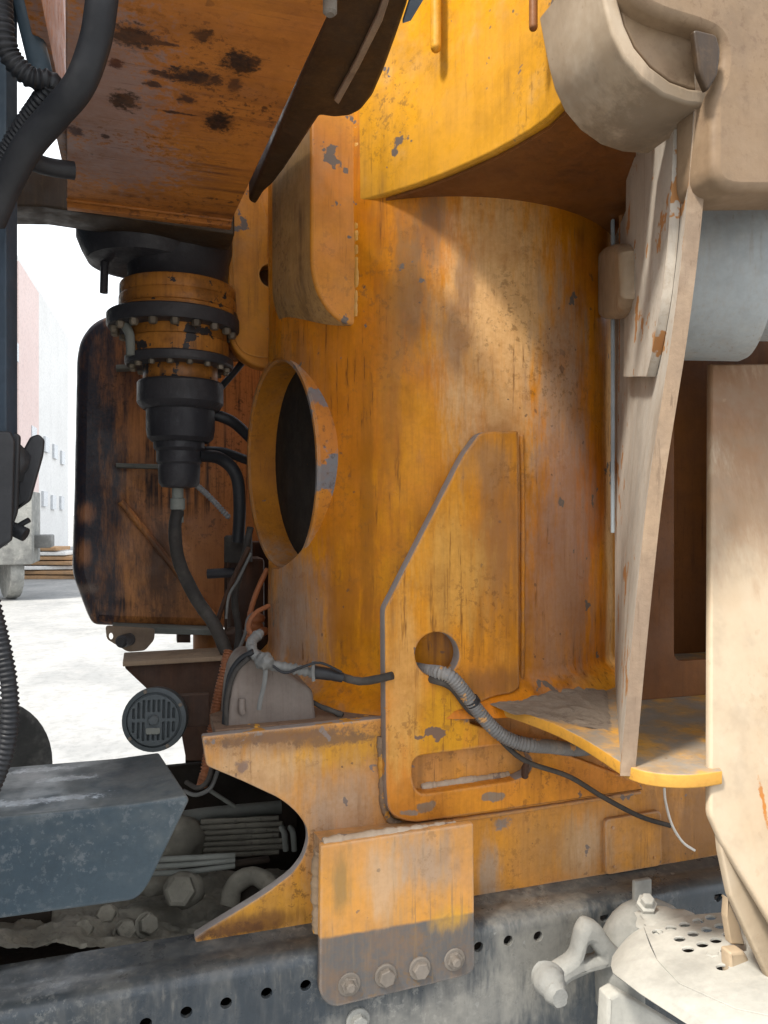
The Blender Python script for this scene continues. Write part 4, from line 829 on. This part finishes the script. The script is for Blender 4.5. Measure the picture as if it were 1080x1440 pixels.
for i in range(7):
    y = 1152 + 8 * i; link('rib', tube([PT(283 - 2 * i, y + 4, 1.553), PT(340, y + 1, 1.553), PT(392 + 5 * (i % 3), y - 2, 1.553)], .0052, 8, .012, jit=.3), 'grime', T)
link('rib_block', box(PT(278, 1212, 1.55), PT(398, 1152, 1.62), .006), 'grime', T)
link('cover', lump(PT(248, 1180, 1.55), (.06, .05, .05), 31, .2), 'grime', T)
link('pipe', tube([PT(240, 1152, 1.58), PT(300, 1144, 1.6), PT(395, 1135, 1.64)], .014, 14, .01), 'grime_pipe', T)
for k, (y0, y1) in enumerate([(1207, 1203), (1216, 1209), (1226, 1217)]):
    link('thin_pipe', tube([PT(190, y0 + 3, 1.36), PT(260, y0, 1.38), PT(330, y1, 1.41)], .0052, 10, .01, jit=.1), 'grime_pipe', T)
link('bracket', box(PT(318, 1222, 1.42), PT(378, 1202, 1.46), .003), 'dark_void', T)
for x in (402, 414): link('loop', tube([PT(x, 1196, 1.5), PT(x - 2, 1172, 1.5), PT(x - 6, 1164, 1.52)], .006, 10), 'grime_pipe', T)
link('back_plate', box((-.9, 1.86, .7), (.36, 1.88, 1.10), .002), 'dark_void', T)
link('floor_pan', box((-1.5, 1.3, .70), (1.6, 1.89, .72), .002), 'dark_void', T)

# ================================================================== HOSES AND CABLES
def hose(name, pts, r, m, label, cat, **kw):
    o = link(name, tube(pts, r, **kw), m); return tag(o, label, cat)
hose('motor_hose', [PT(250, 718, 1.70), PT(246, 745, 1.69), PT(252, 790, 1.68), PT(275, 840, 1.68), PT(302, 880, 1.68), PT(322, 925, 1.68)], .0145, 'rubber_dusty', 'black rubber hose curving down from the gearbox nipple', 'hose', jit=.06)
hose('hydraulic_hose', [PT(278, 640, 1.70), PT(310, 645, 1.74), PT(332, 668, 1.76), PT(337, 710, 1.77), PT(335, 762, 1.78)], .0145, 'rubber', 'black hydraulic hose bending down beside the pipe stub', 'hose')
hose('hydraulic_hose', [PT(292, 580, 1.74), PT(325, 592, 1.76), PT(348, 612, 1.8), PT(375, 640, 1.86)], .013, 'rubber', 'black hydraulic hose arching from the gearbox behind the pipe rim', 'hose')
hose('hydraulic_hose', [PT(285, 634, 1.74), PT(315, 636, 1.78), PT(350, 648, 1.84)], .011, 'rubber', 'short black hose running right below the gearbox brake', 'hose')
hose('hydraulic_hose', [PT(308, 548, 1.78), PT(328, 525, 1.8), PT(345, 505, 1.82)], .008, 'rubber', 'thin black hose slanting up behind the left lug', 'hose')
hose('braided_hose', [PT(274, 680, 1.72), PT(296, 700, 1.76), PT(322, 728, 1.8)], .006, 'conduit_grey', 'braided grey thin hose slanting down right of gearbox', 'hose', rib=.008, ribamp=.18)
hose('thin_cable', [PT(350, 770, 1.66), PT(330, 810, 1.68), PT(312, 855, 1.70), PT(303, 885, 1.7)], .0055, 'dark_rust', 'rusty brown thin line slanting below the pipe rim', 'cable')
hose('thin_cable', [PT(353, 778, 1.65), PT(335, 815, 1.66), PT(322, 838, 1.66), PT(318, 870, 1.66)], .003, 'cable_pale', 'thin pale wire hanging below the pipe rim', 'cable')
hose('conduit', [PT(322, 915, 1.52), PT(315, 945, 1.5), PT(306, 985, 1.5), PT(298, 1030, 1.5), PT(290, 1080, 1.46), PT(284, 1105, 1.46)], .0095, 'conduit_orange', 'orange corrugated conduit running down behind the fork tip', 'conduit', rib=.006, ribamp=.14)
hose('control_cable', [PT(356, 916, 1.26), PT(335, 930, 1.262), PT(321, 960, 1.265), PT(315, 1030, 1.27)], .005, 'rubber', 'black control cable looping round the grey pedestal', 'cable')
hose('control_cable', [PT(350, 925, 1.255), PT(330, 946, 1.258), PT(319, 985, 1.26), PT(319, 1030, 1.262)], .004, 'rubber_dusty', 'dusty control cable beside the grey pedestal', 'cable')
hose('pale_cable', [PT(372, 855, 1.6), PT(350, 868, 1.58), PT(345, 890, 1.55), PT(335, 915, 1.5), PT(320, 935, 1.48)], .0035, 'cable_pale', 'pale thin cable winding down left of the column foot', 'cable')
T = thing('wire_harness', tuple(PT(450, 950, 1.3)), 'taped wire harness wrapped round the foot of the column', 'harness')
link('sleeve', tube([PT(366, 890, 1.33), PT(354, 903, 1.30), PT(358, 920, 1.268), PT(378, 934, 1.258), PT(410, 940, 1.258), PT(442, 946, 1.268)], .0085, 12, rib=.009, ribamp=.08, jit=.2), 'cable_pale', T)
link('tape_knot', lump(PT(372, 930, 1.252), (.016, .016, .014), 41, .3, 3, 4), 'cable_pale', T)
link('connector', tube([PT(440, 945, 1.268), PT(462, 948, 1.275), PT(482, 953, 1.28)], lambda u: .012 * (1 - .3 * u), 10, jit=.1), 'rubber', T)
link('tail', tube([PT(478, 951, 1.30), PT(505, 958, 1.28), PT(530, 955, 1.262), PT(552, 950, 1.25)], .0068, 10, jit=.1), 'rubber_dusty', T)
link('loop_wire', tube([PT(378, 932, 1.25), PT(400, 946, 1.245), PT(425, 938, 1.25), PT(450, 932, 1.255), PT(480, 945, 1.27)], .0022, 8), 'rubber', T)
o = hose('cable_tie', [PT(374, 934, 1.248), PT(372, 960, 1.25), PT(366, 985, 1.252), PT(364, 998, 1.254)], .0038, 'cable_pale', 'grey cable tie end hanging from the harness knot', 'cable tie', flatten=.4)
hose('cable_tie', [PT(441, 930, 1.256), PT(440, 945, 1.254), PT(441, 958, 1.256)], .003, 'cable_pale', 'small cable tie round the harness connector', 'cable tie', flatten=.4)
hose('ground_strap', [PY(436, 985, 1.30), PY(452, 994, 1.29), PY(468, 1000, 1.28), PY(482, 1006, 1.27)], lambda u: .0035 + .002 * u, 'rubber_dusty', 'short dusty earth strap lying on the base top', 'strap', jit=.2)
T = thing('ribbed_conduit', tuple(PY(700, 1040, 1.19)), 'grey ribbed conduit coming out of the round gusset hole', 'conduit')
link('hose', tube([PY(585, 941, 1.27), PY(600, 944, 1.235), PY(618, 946, 1.196), PY(634, 952, 1.186), PY(652, 972, 1.186), PY(674, 1002, 1.187), PY(698, 1028, 1.185), PY(722, 1042, 1.18), PY(748, 1048, 1.175), PY(775, 1050, 1.19), PY(810, 1054, 1.215), PY(850, 1050, 1.225)], .0112, 14, rib=.0056, ribamp=.10), 'conduit_grey', T)
link('second_hose', tube([PY(590, 952, 1.25), PY(612, 956, 1.20), PY(636, 966, 1.197), PY(660, 996, 1.197), PY(690, 1024, 1.197), PY(720, 1046, 1.19), PY(745, 1053, 1.18)], .0075, 12), 'rubber_dusty', T)
link('tape', tube([PY(662, 983, 1.187), PY(667, 990, 1.187)], .0128, 14), 'rubber', T)
hose('black_cable', [PY(690, 1022, 1.195), PY(715, 1052, 1.195), PY(745, 1073, 1.19), PY(800, 1092, 1.185), PY(850, 1122, 1.19), PY(900, 1148, 1.20), PY(942, 1161, 1.22)], .0045, 'rubber_dusty', 'black cable sagging from the conduit along the base side', 'cable')
hose('clip_stub', [PY(738, 1092, 1.206), PY(738, 1080, 1.198), PY(742, 1072, 1.19)], .006, 'dark_rust', 'rusty wire clip at the right end of the slot', 'clip', jit=.2)
hose('white_tie', [PY(934, 1108, 1.19), PY(936, 1128, 1.185), PY(945, 1160, 1.18), PY(960, 1184, 1.175), PY(977, 1196, 1.17)], .0024, 'white_tie', 'white cable tie end dangling below the ledge', 'cable tie')
hose('thin_strut', [PT(296, 1112, 1.45), PT(330, 1134, 1.5)], .004, 'grime_pipe', 'thin rod in the dark gap of the fork', 'rod')
hose('return_hose', [PT(352, 742, 1.7), PT(342, 790, 1.72), PT(330, 840, 1.73), PT(336, 890, 1.72), PT(330, 930, 1.7)], .008, 'rubber_dusty', 'dusty return hose hanging between pipe rim and pedestal', 'hose', jit=.1)
hose('return_hose', [PT(376, 800, 1.72), PT(362, 830, 1.7), PT(352, 862, 1.66), PT(348, 900, 1.6)], .006, 'conduit_orange', 'brown thin hose against the column above the harness', 'hose', jit=.15)
hose('copper_line', [PT(378, 852, 1.55), PT(362, 860, 1.52), PT(352, 872, 1.5), PT(350, 886, 1.48), PT(362, 900, 1.46)], .005, 'conduit_orange', 'rust coloured bent line above the harness knot', 'pipe')
hose('loose_cable', [PT(262, 1100, 1.44), PT(278, 1108, 1.42), PT(292, 1098, 1.42), PT(300, 1070, 1.44)], .0045, 'rubber_dusty', 'loose dusty cable loop by the fork tip', 'cable')
hose('loose_cable', [PT(258, 1112, 1.45), PT(276, 1118, 1.44), PT(296, 1108, 1.43), PT(306, 1085, 1.45)], .0038, 'cable_pale', 'pale cable loop under the fork tip', 'cable')
# left edge hoses
hose('thick_hose', [PT(150, -60, .80), PT(142, 10, .80), PT(133, 62, .81), PT(112, 118, .82), (PT(78, 160, .84)), PT(40, 205, .86), PT(12, 255, .88), PT(-12, 310, .9)], .0165, 'rubber', 'thick black hose curving across the top left', 'hose')
hose('corrugated_hose', [PT(0, -40, .84), PT(3, 30, .84), PT(14, 78, .85), PT(42, 108, .86), PT(72, 116, .87), PT(60, 140, .88), PT(36, 175, .9), PT(8, 220, .92), PT(-20, 270, .92)], .0115, 'rubber', 'black corrugated hose looping at the top left corner', 'hose', rib=.006, ribamp=.09)
hose('bent_pipe', [PT(52, 168, .98), PT(36, 196, 1.0), PT(42, 222, 1.02), PT(66, 234, 1.04), PT(104, 240, 1.06)], .0125, 'rubber', 'black bent pipe ending at the boom arm', 'pipe')
hose('hanging_hose', [PT(24, -40, .95), PT(36, 10, .96), PT(48, 60, .97), PT(60, 110, .98)], .014, 'post_teal', 'faded blue hose hanging at the top left corner', 'hose')
hose('corrugated_hose', [PT(-14, 840, .74), PT(2, 905, .74), PT(12, 960, .74), PT(14, 1010, .74), PT(7, 1060, .74), PT(-12, 1110, .74)], .0078, 'rubber', 'black corrugated hose bowing down the lower left edge', 'hose', rib=.005, ribamp=.1)
# left post and cross beam
T = thing('truck_cab', tuple(PT(5, 640, .95)), 'dark blue rear corner post of the cab with pale strip, left edge', 'cab')
link('unseen_cab_blocker', box((-2.5, .67, 1.36), (-.43, 2.35, 3.7), .03), 'post_teal', T)  # unseen cab body, added and sized to block light from the left
a = PT(-60, 720, .95); b_ = PT(18, 720, .95)
for nm, x0, x1, t0, y0, y1, m in (('post', -80, 17, .95, -120, 660, 'post_teal'), ('pale_strip', 5, 12, .945, 340, 640, 'post_strip')):
    p, q = PT(x0, y1, t0), PT(x1, y0, t0)
    e = (RV * ((x1 - x0) / FPX * t0)); f_ = UV * ((y1 - y0) / FPX * t0)
    link(nm, flat([(0, 0), (e.length, 0), (e.length, f_.length), (0, f_.length)], (), .03 if nm == 'post' else .004, .002, frame(p, RV, UV)), m, T)
T = thing('cross_beam', tuple(PT(40, 290, 1.5)), 'dark steel cross beam behind the hoses at upper left', 'beam')
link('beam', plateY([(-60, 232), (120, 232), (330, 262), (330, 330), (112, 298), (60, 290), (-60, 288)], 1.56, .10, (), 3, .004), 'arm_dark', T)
# black mirror / work lamp cluster
T = thing('lamp_bracket', tuple(PT(20, 770, 1.0)), 'folded black lamp bracket plates at the middle of the left edge', 'bracket')
for k, (ps, Y) in enumerate([([(-40, 606), (14, 606), (20, 620), (16, 760), (-40, 800)], 1.02), ([(14, 612), (20, 607), (28, 612), (24, 720), (6, 770), (0, 740)], 1.05), ([(28, 640), (42, 614), (54, 610), (62, 618), (60, 640), (42, 704), (22, 718)], 1.08)]):
    link('plate', plateY(ps, Y, .012, (), 4, .003), 'rubber', T)
link('arm', tube([PT(-10, 735, .96), PT(14, 742, .96), PT(36, 752, .96)], .009, 12), 'rubber', T)
link('cable_stub', tube([PT(22, 742, .96), PT(32, 736, .96), PT(41, 731, .96)], .0035, 8), 'rubber', T)
link('lamp', lump(PT(6, 650, .98), (.03, .02, .03), 51, .2), 'rubber', T)
# tyre / mudguard behind the lower left
tc = PT(-32, 1060, 2.2)
T = thing('tyre', (tc.x, tc.y, tc.z - .3), 'grey ribbed tyre edge behind the lower left hose', 'tyre')
pf = [(.16, -.10), (.2, -.12)] + [(.225 if k % 2 else .235, -.12 + .03 * k) for k in range(9)] + [(.2, .12), (.16, .10)]
tm = lathe(pf, (0, 0, 0), 48, axis=(.55, -.8, .0)); tm.transform(Matrix.Translation(PT(-66, 1090, 2.2))); link('tread', tm, 'tyre', T)

for o in list(bpy.data.objects):
    if '_w' in o: del o['_w']
